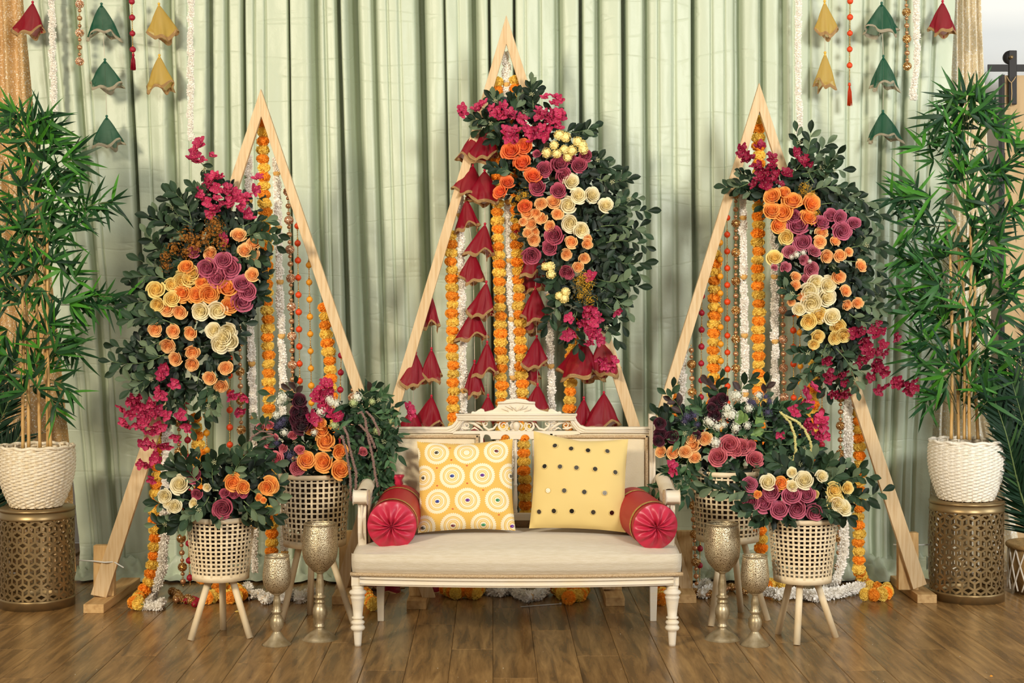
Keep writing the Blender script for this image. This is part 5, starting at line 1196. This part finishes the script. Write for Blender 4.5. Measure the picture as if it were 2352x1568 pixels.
C.roses('peach', [(1243,468),(1271,463,16),(1281,492),(1243,501,14),(1262,519),(1211,489,15),(1220,514),(1202,509,10),(1228,533,11),(1226,551,14),(1212,535,11),(1312,556,15),(1349,560,12),(1301,584,13),(1342,593,12),(1328,613,13),(1350,548,10),(1230,490,12)], 13)
C.heads('hyd_y', [(1284,310),(1299,315),(1273,333),(1256,351),(1279,353),(1296,343),(1314,346),(1337,333),(1340,343),(1304,361),(1327,325),(1263,612),(1266,630),(1252,612,10),(1299,670),(1296,685),(1284,679)], 12)
C.bougs([(1253,226),(1286,228),(1271,241),(1276,226),(1105,246),(1062,250),(1062,262),(1095,250),(1112,240),(1135,262),(1154,243),(1145,272),(1173,262),(1177,272),(1196,269),(1196,285),(1161,301),(1173,307),(1186,301),(1167,320),(1186,317),(1237,256),(1250,262),(1240,272),(1256,272),(1285,262),(1282,278),(1231,301),(1244,294),(1263,301),(1247,313),(1218,304),(1224,323),(1256,317),(1282,294),(1150,255),(1160,265),(1205,275),(1130,250),(1265,262),(1262,285),(1290,268),(1208,295)])
C.bougs([(1354,707),(1364,719),(1345,734),(1336,740),(1361,740),(1348,753),(1364,759),(1354,783),(1373,728),(1376,780),(1305,731),(1315,762),(1299,772),(1379,823),(1388,838),(1406,829),(1403,841),(1416,713),(1357,635),(1352,720),(1358,770),(1370,765),(1345,715),(1392,828)], rp=11)
C.heads('solid', [(1336,636,16),(1351,652,15),(1333,679,13),(1354,688,14),(1343,665,14),(1205,448,14),(1190,455,12),(1328,650,12)], 14)
for a, b_ in (((1290,300),(1360,292)),((1320,330),(1350,300)),((1240,260),(1220,188)),((1225,250),(1235,200)),((1330,390),(1388,366)),((1350,400),(1405,385)),((1370,410),(1442,412)),((1380,440),(1430,400)),((1400,460),(1488,484)),((1390,480),(1465,455)),
             ((1380,520),(1478,537)),((1400,540),(1470,520)),((1380,560),(1484,566)),((1370,580),(1480,603)),((1360,600),(1450,590)),((1360,620),(1466,658)),((1370,640),(1450,640)),((1350,650),(1440,716)),((1360,680),(1430,749)),((1370,690),(1419,783)),((1340,680),(1400,740)),((1360,700),(1440,690)),
             ((1300,690),(1256,746)),((1310,660),(1275,691)),((1320,720),(1300,780)),((1330,700),(1330,800)),((1150,290),(1086,275)),((1160,280),(1100,300)),((1150,260),(1130,225)),((1180,260),(1185,215)),((1200,290),(1210,240)),((1150,300),(1130,320)),((1380,500),(1440,470)),((1390,600),(1470,630)),((1340,560),(1400,560)),((1180,400),(1130,385)),((1290,610),(1270,650)),((1370,530),(1420,500))):
    C.branch(a, b_, 8, 25, wts=(7,3,2), bend=.1)
C.branch((1130,255),(1066,256),2,12)
C.done()
# ---- right spray
Rr = Spray('large flower spray of apricot, mauve and cream roses hanging on the right triangle', 'flower arrangement', (1870, 580), YR-.02, .15)
polyR = [(1715,430),(1740,400),(1790,390),(1840,380),(1900,430),(1940,480),(1975,520),(1985,600),(1990,680),(1985,740),(1960,800),(1940,850),(1900,840),(1870,780),(1830,720),(1820,640),(1800,560),(1780,500)]
Rr.fill(polyR, 1000, 27)
Rr.roses('orange', [(1773,451),(1819,460,21),(1864,467,22),(1772,483),(1797,489,22),(1857,499),(1788,517,18),(1801,441,16)], 20)
Rr.roses('mauve', [(1823,497),(1832,518,23),(1843,557,20),(1934,531,20),(1887,510),(1908,494,15),(1930,499,16),(1962,512,15)], 18)
Rr.roses('palepink', [(1870,576,15),(1814,578,15),(1846,596,12),(1864,619,17),(1804,614,13),(1779,614,8),(1850,640,9)], 14)
Rr.roses('yellow', [(1806,545,16),(1778,591,17),(1857,739,17),(1882,725,20),(1925,750,18),(1879,773,15),(1918,776,14),(1938,770,18),(1869,791,12)], 16)
Rr.roses('peach', [(1887,533),(1883,555,14),(1918,553,12),(1899,589,15),(1929,587,14),(1950,578,10),(1978,610,14),(1927,636,16),(1943,668,14),(1828,635,12),(1827,655,12),(1946,701,13),(1970,696,13),(1841,682,10),(1818,694,9)], 14)
Rr.roses('cream', [(1874,650,19),(1902,655,20),(1859,669,20),(1899,683,20),(1864,696,23),(1910,727,20),(1835,710,14)], 20)
Rr.bougs([(1702,338),(1704,349),(1718,359),(1714,373),(1747,333),(1740,340),(1745,380),(1737,387),(1773,373),(1773,387),(1733,425),(1756,418),(1766,414),(1756,428),(1783,400),(1802,397),(1811,400),(1790,425),(1850,367),(1842,374),(1827,351),(1770,362),(1750,395),(1765,395),(1722,366),(1745,412),(1780,415),(1858,378)], c='d')
Rr.bougs([(1976,761),(1969,758),(1987,778),(1992,799),(1994,812),(1958,766),(2015,745),(2007,766),(2010,758),(2026,761),(2055,773),(2027,791),(2017,806),(2029,809),(2009,827),(2009,842),(2025,852),(2032,850),(2002,865),(2015,896),(2030,883),(2058,873),(2068,878),(2060,883),(2083,886),(2096,873),(2099,891),(2088,896),(1969,835),(1933,855),(1938,875),(1910,901),(1923,901),(1938,901),(1902,827),(1895,822),(1900,858),(1905,868),(1980,790),(1985,820),(2018,850)], c='d', rp=11)
Rr.heads('hyd_w', [(1830,585,9),(1845,580,8),(1818,590,7),(1860,600,6)], 8)
Rr.heads('solid', [(1850,430,12),(1845,440,10),(1865,445,9),(1875,490,10)], 10)
for a, b_ in (((1820,400),(1829,302)),((1830,390),(1862,305)),((1840,400),(1922,354)),((1850,420),(1936,390)),((1860,400),(1900,330)),((1860,440),(1941,433)),((1880,460),(1960,445)),((1880,470),(2021,492)),((1920,480),(2010,512)),((1900,450),(1990,465)),((1950,530),(2005,538)),
             ((1950,570),(2028,573)),((1950,600),(2020,625)),((1950,650),(2036,663)),((1960,680),(2027,710)),((1950,720),(2012,743)),((1960,640),(2015,690)),((1880,800),(1828,809)),((1870,830),(1833,877)),((1920,800),(1969,898)),((1910,800),(1925,890)),((1930,790),(1990,860)),((1900,790),(1880,880)),((1900,800),(1900,900)),((1720,420),(1668,430)),((1730,410),(1700,400)),((1760,430),(1715,440)),
             ((1830,640),(1800,640)),((1840,680),(1800,660)),((1950,760),(1950,860)),((1920,820),(1950,880)),((1870,420),(1850,340)),((1890,430),(1910,370)),((1900,610),(1920,620)),((1960,560),(1990,590)),((1930,770),(1890,850))):
    Rr.branch(a, b_, 8, 25, wts=(5,4,3), bend=.1)
Rr.done()
# ---- basket bouquets
B1 = Spray('low bouquet of eucalyptus with one dusty pink rose in the small left stool', 'flower arrangement', (508, 1150), S1[1]-.03, .16, cen=(508,1170))
B1.fill([(385,1130),(420,1080),(470,1060),(540,1060),(600,1070),(630,1130),(620,1170),(590,1195),(430,1195),(390,1180)], 380, 26)
B1.roses('cream', [(412,1112,21),(444,1156,12),(475,1119,10),(378,1140,16),(400,1163,16),(386,1155,12)], 20)
B1.roses('pink', [], 20); B1.roses('burgundyrose', [(443,1092,17),(512,1168,22),(452,1135,12),(516,1132,12),(559,1132,12),(536,1135,10)], 20)
B1.roses('orange', [(535,1107,20),(559,1119,16),(621,1114,20),(595,1142,9),(605,1148,7),(612,1120,16)], 18)
for a, b_ in (((450,1130),(383,1078)),((460,1110),(428,1052)),((470,1110),(452,1048)),((490,1110),(502,1045)),((520,1110),(556,1026)),((530,1110),(590,1026)),((550,1110),(630,1066)),((570,1120),(640,1140)),((560,1150),(636,1184)),((440,1150),(357,1160)),((440,1170),(358,1204)),((450,1180),(382,1204)),((470,1180),(410,1205)),((580,1110),(610,1060)),((560,1160),(600,1200)),((480,1140),(440,1180)),((500,1130),(540,1160)),((540,1090),(530,1050)),((600,1130),(640,1110)),((430,1100),(400,1060)),((480,1150),(500,1190)),((560,1150),(580,1180))):
    B1.branch(a, b_, 8, 28, wts=(5,4,3))
B1.done()
B2 = Spray('tall wild bouquet of orange roses and burgundy peonies in the taller left stool', 'flower arrangement', (725, 1050), S2[1]-.03, .17, cen=(722,1090))
B2.fill([(590,1000),(620,960),(700,930),(800,930),(880,950),(890,1020),(860,1110),(800,1105),(650,1095),(615,1060)], 420, 24, ('leaf_fill','leaf_fill2','ruscus_dark'))
B2.fill([(780,930),(900,920),(920,960),(890,1060),(900,1140),(860,1140),(800,1090)], 220, 24, ('ruscus_dark','ruscus','leaf_mid'), 'po', 1.0)
B2.roses('orange', [(747,1013,21),(703,1056,21),(742,1061,21),(781,1037,18),(782,1078,21),(736,973,14),(713,984,14),(740,990,14)], 20)
B2.roses('pink', [(684,1073,18),(631,1055,19),(621,1012,18),(598,982,10),(619,976,9),(672,999,10),(688,1032,12),(833,1037,10),(650,1030,10)], 17)
B2.roses('plum', [(688,920,16),(690,950,20),(693,975,22),(680,965,16),(676,944,12),(702,960,14)], 18)
B2.bougs([(744,882),(736,897),(754,897),(764,902),(739,910),(736,922),(713,956),(723,963),(761,950),(777,956),(748,908),(756,885),(730,905),(935,938),(940,950),(770,960),(750,930),(742,932)], rp=12)
B2.heads('hyd_w', [(643,922,14),(649,912,12),(635,953,10),(653,993,11),(736,945,12),(761,922,14),(772,928,12),(755,915,10),(820,912,13),(722,993,9)], 12)
B2.heads('hyd_g', [(768,976,12),(866,989,10),(855,922,9),(812,925,12),(900,968,8)], 10)
B2.heads('statice', [(643,973,14),(652,965,10),(636,980,10),(635,1017,13),(665,1047,14)], 13)
for a, b_, kd in (((700,940),(680,880),'p'),((690,920),(668,895),'p'),((800,960),(862,890),'p'),((700,960),(620,905),'o'),((640,990),(590,960),'o'),((650,1010),(600,1000),'o')):
    B2.branch(a, b_, 5, 24, mats=('purpleleaf','leaf_dark','leaf_mid') if kd == 'p' else ('leaf_mid','leaf_pale','leaf_dark'), seeds=0)
for a, b_ in (((800,950),(905,935)),((820,960),(918,960)),((830,980),(912,1000)),((840,1000),(915,1045)),((850,1000),(900,1080)),((850,1030),(895,1140)),((840,1030),(870,1150)),((830,1040),(850,1120)),((820,1060),(840,1150)),((830,940),(880,905)),((840,930),(850,895)),((860,950),(900,1020)),((850,1080),(905,1130)),((800,1050),(820,1130)),((790,970),(840,1000)),((700,1020),(670,1010)),((690,1030),(720,1020)),((640,1040),(600,1040))):
    B2.branch(a, b_, 10, 26, 'po', ('ruscus','ruscus_dark','leaf_mid'), (4,4,2), seeds=.25)
for pts in ([(822,950),(830,945),(838,960),(845,1000),(856,1050),(862,1090),(868,1118)], [(790,980),(798,1000),(806,1040),(818,1085),(817,1140)], [(786,1000),(796,1040),(804,1090),(806,1150)], [(842,945),(856,960),(868,985),(872,1000)], [(826,975),(850,1000),(862,1030)], [(624,992),(600,990),(578,1004),(568,1030)], [(630,1000),(606,1004),(592,1024)]):
    B2.tassel(pts, 'ama_p', 3.8)
B2.done()
B3 = Spray('low bouquet of mauve pink and cream roses in the small right stool', 'flower arrangement', (1843, 1150), S3[1]-.03, .16, cen=(1843,1170))
B3.fill([(1715,1130),(1740,1100),(1800,1070),(1880,1065),(1940,1085),(1960,1120),(1940,1180),(1910,1195),(1770,1195),(1725,1180)], 360, 26)
B3.roses('mauve', [(1722,1112,18),(1771,1130,20),(1753,1156,20),(1724,1153,18),(1817,1137,20),(1851,1137,20),(1789,1170,20),(1830,1169,21),(1872,1176,19)], 19)
B3.roses('orange', [(1794,1110,17),(1740,1135,9)], 16)
B3.roses('cream', [(1763,1107,18),(1847,1102,20),(1819,1115,13),(1888,1093,15),(1819,1084,12),(1832,1108,13)], 18)
B3.roses('yellow', [(1916,1125,19),(1919,1151,19),(1947,1120,14),(1870,1135,11)], 18); B3.roses('cream', [(1937,1166,20),(1925,1158,17),(1910,1140,14)], 18)
for a, b_ in (((1790,1110),(1799,1055)),((1810,1100),(1840,1050)),((1850,1090),(1870,1050)),((1880,1090),(1905,1056)),((1890,1100),(1940,1068)),((1900,1110),(1972,1077)),((1910,1120),(1998,1095)),((1910,1130),(2028,1127)),((1900,1140),(1990,1150)),((1760,1140),(1676,1136)),((1760,1160),(1700,1170)),((1770,1170),(1733,1200)),((1740,1110),(1700,1105)),((1850,1130),(1880,1110)),((1850,1150),(1890,1160)),((1860,1160),(1910,1185)),((1800,1150),(1812,1190)),((1840,1160),(1850,1195)),((1820,1100),(1780,1060)),((1900,1150),(1950,1185)),((1880,1110),(1920,1090)),((1800,1140),(1790,1190)),((1700,1115),(1618,1115))):
    B3.branch(a, b_, 8, 28, wts=(4,5,3))
B3.done()
B4 = Spray('tall wild bouquet of pink roses, white florets and lime leaves in the taller right stool', 'flower arrangement', (1670, 1030), S4[1]-.03, .17, cen=(1670,1080))
B4.fill([(1505,1000),(1530,950),(1600,930),(1700,930),(1780,940),(1850,980),(1870,1040),(1820,1080),(1760,1090),(1590,1090),(1540,1060)], 470, 25, ('leaf_fill','ruscus_dark','ruscus'))
B4.fill([(1690,940),(1780,930),(1860,980),(1870,1050),(1820,1090),(1720,1080)], 160, 26, ('ruscus_dark','ruscus','leaf_mid'), 'po', .9)
B4.roses('pink', [(1676,1021,23),(1704,1026,20),(1648,1049,21),(1734,1053,19),(1725,1023,12),(1690,1035,14)], 20)
B4.roses('peach', [(1517,1037,13),(1545,1039,14),(1590,1022,17),(1574,1037,14),(1596,1050,14),(1620,1007,15),(1586,1007,12)], 14)
B4.roses('plum', [(1647,926,18),(1659,916,14),(1641,954,15),(1516,972,14),(1516,998,16),(1544,1003,14),(1513,1013,13),(1635,935,12),(1600,1000,10)], 15)
B4.heads('hyd_w', [(1633,970,14),(1648,980,12),(1671,937,14),(1681,952,14),(1669,952,12),(1687,908,13),(1694,908,12),(1720,937,11),(1690,982,13),(1716,977,10),(1643,1016,14),(1743,908,11),(1626,966,10),(1662,975,9)], 12)
B4.heads('statice', [(1579,957,12),(1595,954,12),(1730,924,13),(1720,922,8),(1758,911,11),(1763,947,12),(1602,975,9),(1572,968,9),(1768,922,9)], 11)
B4.bougs([(1863,980),(1880,988),(1888,977),(1878,1003),(1850,970),(1870,970),(1895,1000),(1867,893),(1846,903),(1857,929),(1825,945),(1790,1000),(1895,1055),(1540,1070),(1548,1080),(1836,925),(1885,965)], rp=12)
for x_, y_ in ((1717,962),(1705,955),(1750,970),(1742,960),(1740,985),(1755,955),(1700,965),(1730,990)):
    Y_ = B4.Y-.11; put('leaf', LEAF['round', 'lime'], frame3(P(x_-8, y_+10, Y_), (R.uniform(-.3,1), 0, R.uniform(.2,1)), (R.uniform(-.4,.4), -1, .3), 24*Y_/F), B4.t)
for a, b_, mm3 in (((1650,940),(1640,880),'p'),((1640,930),(1628,885),'p'),((1700,910),(1725,870),'p'),((1560,960),(1545,890),'d'),((1570,960),(1530,905),'d'),((1740,930),(1760,880),'p'),((1660,930),(1655,870),'p')):
    B4.branch(a, b_, 4, 26, mats=('purpleleaf','leaf_mid','leaf_dark'), seeds=0)
B4.branch((1600,1000),(1525,960),8,26,'ob',('leaf_dark',),(1,)); B4.branch((1560,990),(1508,950),6,26,'ob',('leaf_dark',),(1,))
for a, b_ in (((1560,1050),(1485,1130)),((1570,1060),(1520,1135)),((1580,1050),(1550,1120)),((1580,1060),(1570,1150)),((1570,1050),(1500,1095)),((1760,1000),(1860,1010)),((1760,1010),(1850,1060)),((1750,990),(1870,1040)),((1760,980),(1830,960)),((1770,960),(1840,930)),((1740,1000),(1800,1060)),((1730,980),(1790,930)),((1780,1020),(1900,1065)),((1750,1030),(1810,1075)),((1600,980),(1560,1010)),((1690,1000),(1720,1010)),((1600,990),(1530,1020)),((1780,980),(1870,950)),((1620,960),(1600,930)),((1800,1000),(1880,1030))):
    B4.branch(a, b_, 10, 27, 'po', ('ruscus','ruscus_dark','leaf_mid'), (5,3,3), seeds=.25)
for a, b_ in (((1780,1050),(1850,1060)),((1770,1060),(1820,1040)),((1740,1070),(1780,1090)),((1690,1130),(1620,1112)),((1640,1070),(1680,1080))):
    B4.branch(a, b_, 7, 28, wts=(2,4,5))
B4.branch((700+985, 1108+10),(1622,1120),6,26,wts=(2,4,4),dy=.03); 
for pts in ([(1793,946),(1803,958),(1815,970),(1826,1000),(1828,1035),(1822,1060)], [(1800,952),(1828,966),(1848,985),(1862,1015),(1866,1056)], [(1796,950),(1818,962),(1838,972)]):
    B4.tassel(pts, 'ama_y', 4.0)
B4.done()
# ---------------------------------------------------------------- potted bamboo
def bamboo(label, x0, Y0, z0, culms, clusters, sprays, envelope, nrand, seed):
    r = random.Random(seed); t = thing('potted_bamboo', label, 'potted plant', (x0, Y0, z0)); cnt = 0; over = MB()
    for (xa, ya, xb, yb, dY) in culms:
        A, B = P(xa, ya, Y0+dY), P(xb, yb, Y0+dY*1.3); A.z = max(A.z, z0); n = 9; k = MB(); pts = []; rad = []
        for i in range(n*4+1):
            f = i/(n*4); pts.append(A+(B-A)*f+Vector((math.sin(f*5+xa)*.004, 0, 0))); rad.append(.0072*(1-.25*f)*(1.16 if i % 4 == 0 else 1.0))
        k.tube(pts, rad, 10); part('cane', k, M['culm'], t)
    def cluster(p, d, nl, L_, bright):
        nonlocal cnt
        for i in range(nl):
            a = (i/(max(1, nl-1))-.5)*1.9+r.uniform(-.35,.35)
            dd = Matrix.Rotation(a, 3, 'Y') @ d + Vector((0, r.uniform(-.7, .5), -.22)); m_ = r.choices(('bamb_d','bamb_m','bamb_l'), bright)[0]
            Mx = frame3(p, dd, (r.uniform(-.8,.8), -1, r.uniform(-.3,1.0)), (L_*r.uniform(.8, 1.35), L_*r.uniform(.8,1.3), L_*r.uniform(.6,1.5)))
            if cnt < 298: put('leaf', LEAF['la', m_], Mx, t); cnt += 1
            else:
                me = LEAF['la', m_]; over.add([Mx @ v.co for v in me.vertices], [tuple(q.vertices) for q in me.polygons], ('bamb_d','bamb_m','bamb_l').index(m_))
    tw = MB(); sc = Y0/F
    for (x, y, dx, dy) in clusters: cluster(P(x, y, Y0-.05-r.uniform(0,.05)), Vector((dx, 0, -dy)).normalized(), 5, 66*sc, (1,3,5))
    for path in sprays:
        W = [P(x, y, Y0-.02-.06*(i/len(path))) for i, (x, y) in enumerate(path)]; tw.tube(W, .0018, 4)
        rs = resample(W, 17*sc)
        for i, (p, d, l) in enumerate(rs):
            if i < len(rs)*.2: continue
            cluster(p, (d+Vector((0,0,.25*(-1)**i))).normalized(), 3, 58*sc, (6,3,1))
    n = 0
    while n < nrand:
        y = envelope[0][1]+(envelope[-1][1]-envelope[0][1])*r.random()**1.25; a = interp([(q[1], q[0]) for q in envelope], y); b_ = interp([(q[1], q[2]) for q in envelope], y)
        c_ = (a+b_)/2; h_ = (b_-a)/2; f = r.gauss(0, .52)
        if abs(f) > 1: continue
        n += 1; x = c_+f*h_; Y = Y0+r.uniform(-.13, .10); p = P(x, y, Y); d = Vector((f*1.2+r.uniform(-.5,.5), 0, r.uniform(-.25, .9))).normalized()
        cluster(p, d, r.choice((4,5,6)), r.uniform(50, 70)*sc, (6,5,1) if r.random() < .82 else (2,3,3))
        if r.random() < .5: tw.tube([P(c_+.25*f*h_, min(y+60, envelope[-1][1]+40), Y0), (P(c_+.6*f*h_, y+25, (Y+Y0)/2)), p], .0016, 4)
    part('twigs', tw, M['twig'], t, kind='stuff')
    part('rear_leaves', over, [M['bamb_d'], M['bamb_m'], M['bamb_l']], t, kind='stuff')
bamboo('tall potted bamboo on the left drum table, canes bare near the pot', D1[0], D1[1], D1[2]+.03,
       [(55,1030,48,520,-.02),(64,1030,60,420,0),(90,1028,84,480,.02),(108,1028,104,540,.0),(116,1030,106,500,-.03)],
       [(60,430,.2,-1),(85,330,.4,-1),(30,330,-.5,-1),(118,330,.5,-1),(140,370,1,-.3),(140,620,-.3,.9),(96,660,-.4,1),(160,690,.9,.1),(160,700,.9,.5),(90,800,0,-1),(125,810,.7,-.6),(12,770,-.3,1),(60,290,.2,-1),(170,640,.7,-.8)],
       [[(120,540),(150,510),(185,480),(215,470),(260,462)],[(120,560),(160,530),(200,500),(190,455)],[(110,690),(170,680),(230,680),(310,684)],[(130,700),(200,700),(260,700),(300,708)],[(110,780),(150,790),(185,815)],[(60,880),(30,870),(5,860)],[(110,870),(140,880),(165,905)],[(60,640),(20,600),(-5,560)],[(110,900),(125,930),(130,960)]],
       [(10,255,130),(-25,320,170),(-30,400,185),(-20,480,170),(-10,560,160),(-25,640,190),(-30,720,200),(-10,790,180),(-20,850,160),(10,900,140)], 112, 5)
bamboo('tall potted bamboo on the right drum table, spreading wide over the curtain', D2[0], D2[1], D2[2]+.03,
       [(2186,1008,2183,500,-.02),(2203,1008,2200,520,.02),(2217,1008,2210,540,0),(2228,1010,2228,500,-.03),(2246,1008,2236,620,.02)],
       [(2212,400,0,-1),(2225,380,.3,-1),(2290,320,.5,-.8),(2240,270,.4,-1),(2250,260,.8,-.6),(2100,450,-.6,-1),(2080,600,-1,-.4),(2090,720,-1,0),(2230,590,.7,-.8),(2235,590,-.8,.1),(2300,650,.6,-1),(2300,660,1,-.2),(2120,340,-.8,-.6),(2200,230,0,-1),(2330,340,.7,-.6),(2180,300,-.7,-.8),(2260,900,.1,-1),(2110,820,-1,-.3)],
       [[(2170,560),(2130,480),(2100,440),(2065,460),(2045,455)],[(2180,700),(2140,640),(2110,600),(2060,590)],[(2180,740),(2130,710),(2080,690),(2050,680)],[(2190,800),(2140,790),(2110,770)],[(2190,860),(2140,850),(2105,830)],[(2180,930),(2140,900),(2125,930)],[(2240,560),(2290,520),(2330,470),(2352,460)],[(2240,700),(2300,670),(2345,650)],[(2250,420),(2300,390),(2345,340)],[(2240,860),(2270,880),(2268,940)],[(2180,520),(2130,520),(2075,520)]],
       [(2190,215,2250),(2150,270,2290),(2110,340,2330),(2090,420,2350),(2085,500,2350),(2085,580,2345),(2080,660,2350),(2090,740,2330),(2110,800,2300),(2110,860,2300),(2130,930,2290)], 150, 8)
# ---------------------------------------------------------------- palms in the jute baskets
def palm(label, x0, Y0, fronds, seed):
    r = random.Random(seed); t = thing('potted_palm', label, 'potted plant', (x0, Y0, .2)); cnt = 0
    for fr in fronds:
        W = [Vector((x0, Y0, .20))]+[P(x, y, Y) for x, y, Y in fr]
        pts = []
        for i in range(25):
            f = i/24*(len(W)-1); j = min(int(f), len(W)-2); g = f-j; p0, p1, p2, p3 = W[max(0, j-1)], W[j], W[j+1], W[min(len(W)-1, j+2)]
            pts.append(.5*((2*p1)+(p2-p0)*g+(2*p0-5*p1+4*p2-p3)*g*g+(3*p1-p0-3*p2+p3)*g**3))
        f_ = part('frond', MB().tube(pts, [.006-.0045*i/24 for i in range(25)], 5), M['stem'], t, loc=pts[0]); k = MB(); base = LEAF['la', 'bamb_d']; vs0 = [v.co.copy() for v in base.vertices]; fs0 = [tuple(p.vertices) for p in base.polygons]
        rs = resample(pts[4:], .0125)
        for i, (p, d, l) in enumerate(rs):
            for g in (-1, 1):
                dd = (Matrix.Rotation(g*(.48+r.uniform(-.1,.1)), 3, 'Y') @ d)+Vector((0, r.uniform(-.35,.35), -.15)); Mx = frame3(p, dd, (r.uniform(-.4,.4), -1, .5), (.19*r.uniform(.8,1.1)*(1-.4*i/len(rs)), .10, .10)); k.add([Mx @ v for v in vs0], fs0, 1 if r.random() < .12 else 0)
        part('leaflets', k, [M['palm'], M['palm_l']], f_, kind='stuff')
palm('dark green palm rising from the jute basket at the right edge', X(2398, 6.75), 6.75, [[(2365,1100,6.72),(2330,930,6.68),(2292,840,6.66)],[(2385,1080,6.7),(2360,930,6.6),(2340,790,6.6)],[(2395,1050,6.72),(2395,900,6.7),(2375,760,6.7)],[(2350,1150,6.6),(2312,1000,6.5),(2285,920,6.5)],[(2380,1150,6.66),(2360,1010,6.55),(2325,880,6.5)],[(2355,1180,6.64),(2330,1060,6.6),(2300,960,6.6)]], 3)
palm('dark green palm tips at the left edge behind the bamboo pot', X(-60, 6.95), 6.95, [[(-40,1150,6.93),(-10,1000,6.9),(30,900,6.85)],[(-50,1100,6.93),(-20,930,6.9),(10,840,6.9)],[(-30,1180,6.9),(10,1060,6.86),(45,1000,6.85)]], 4)
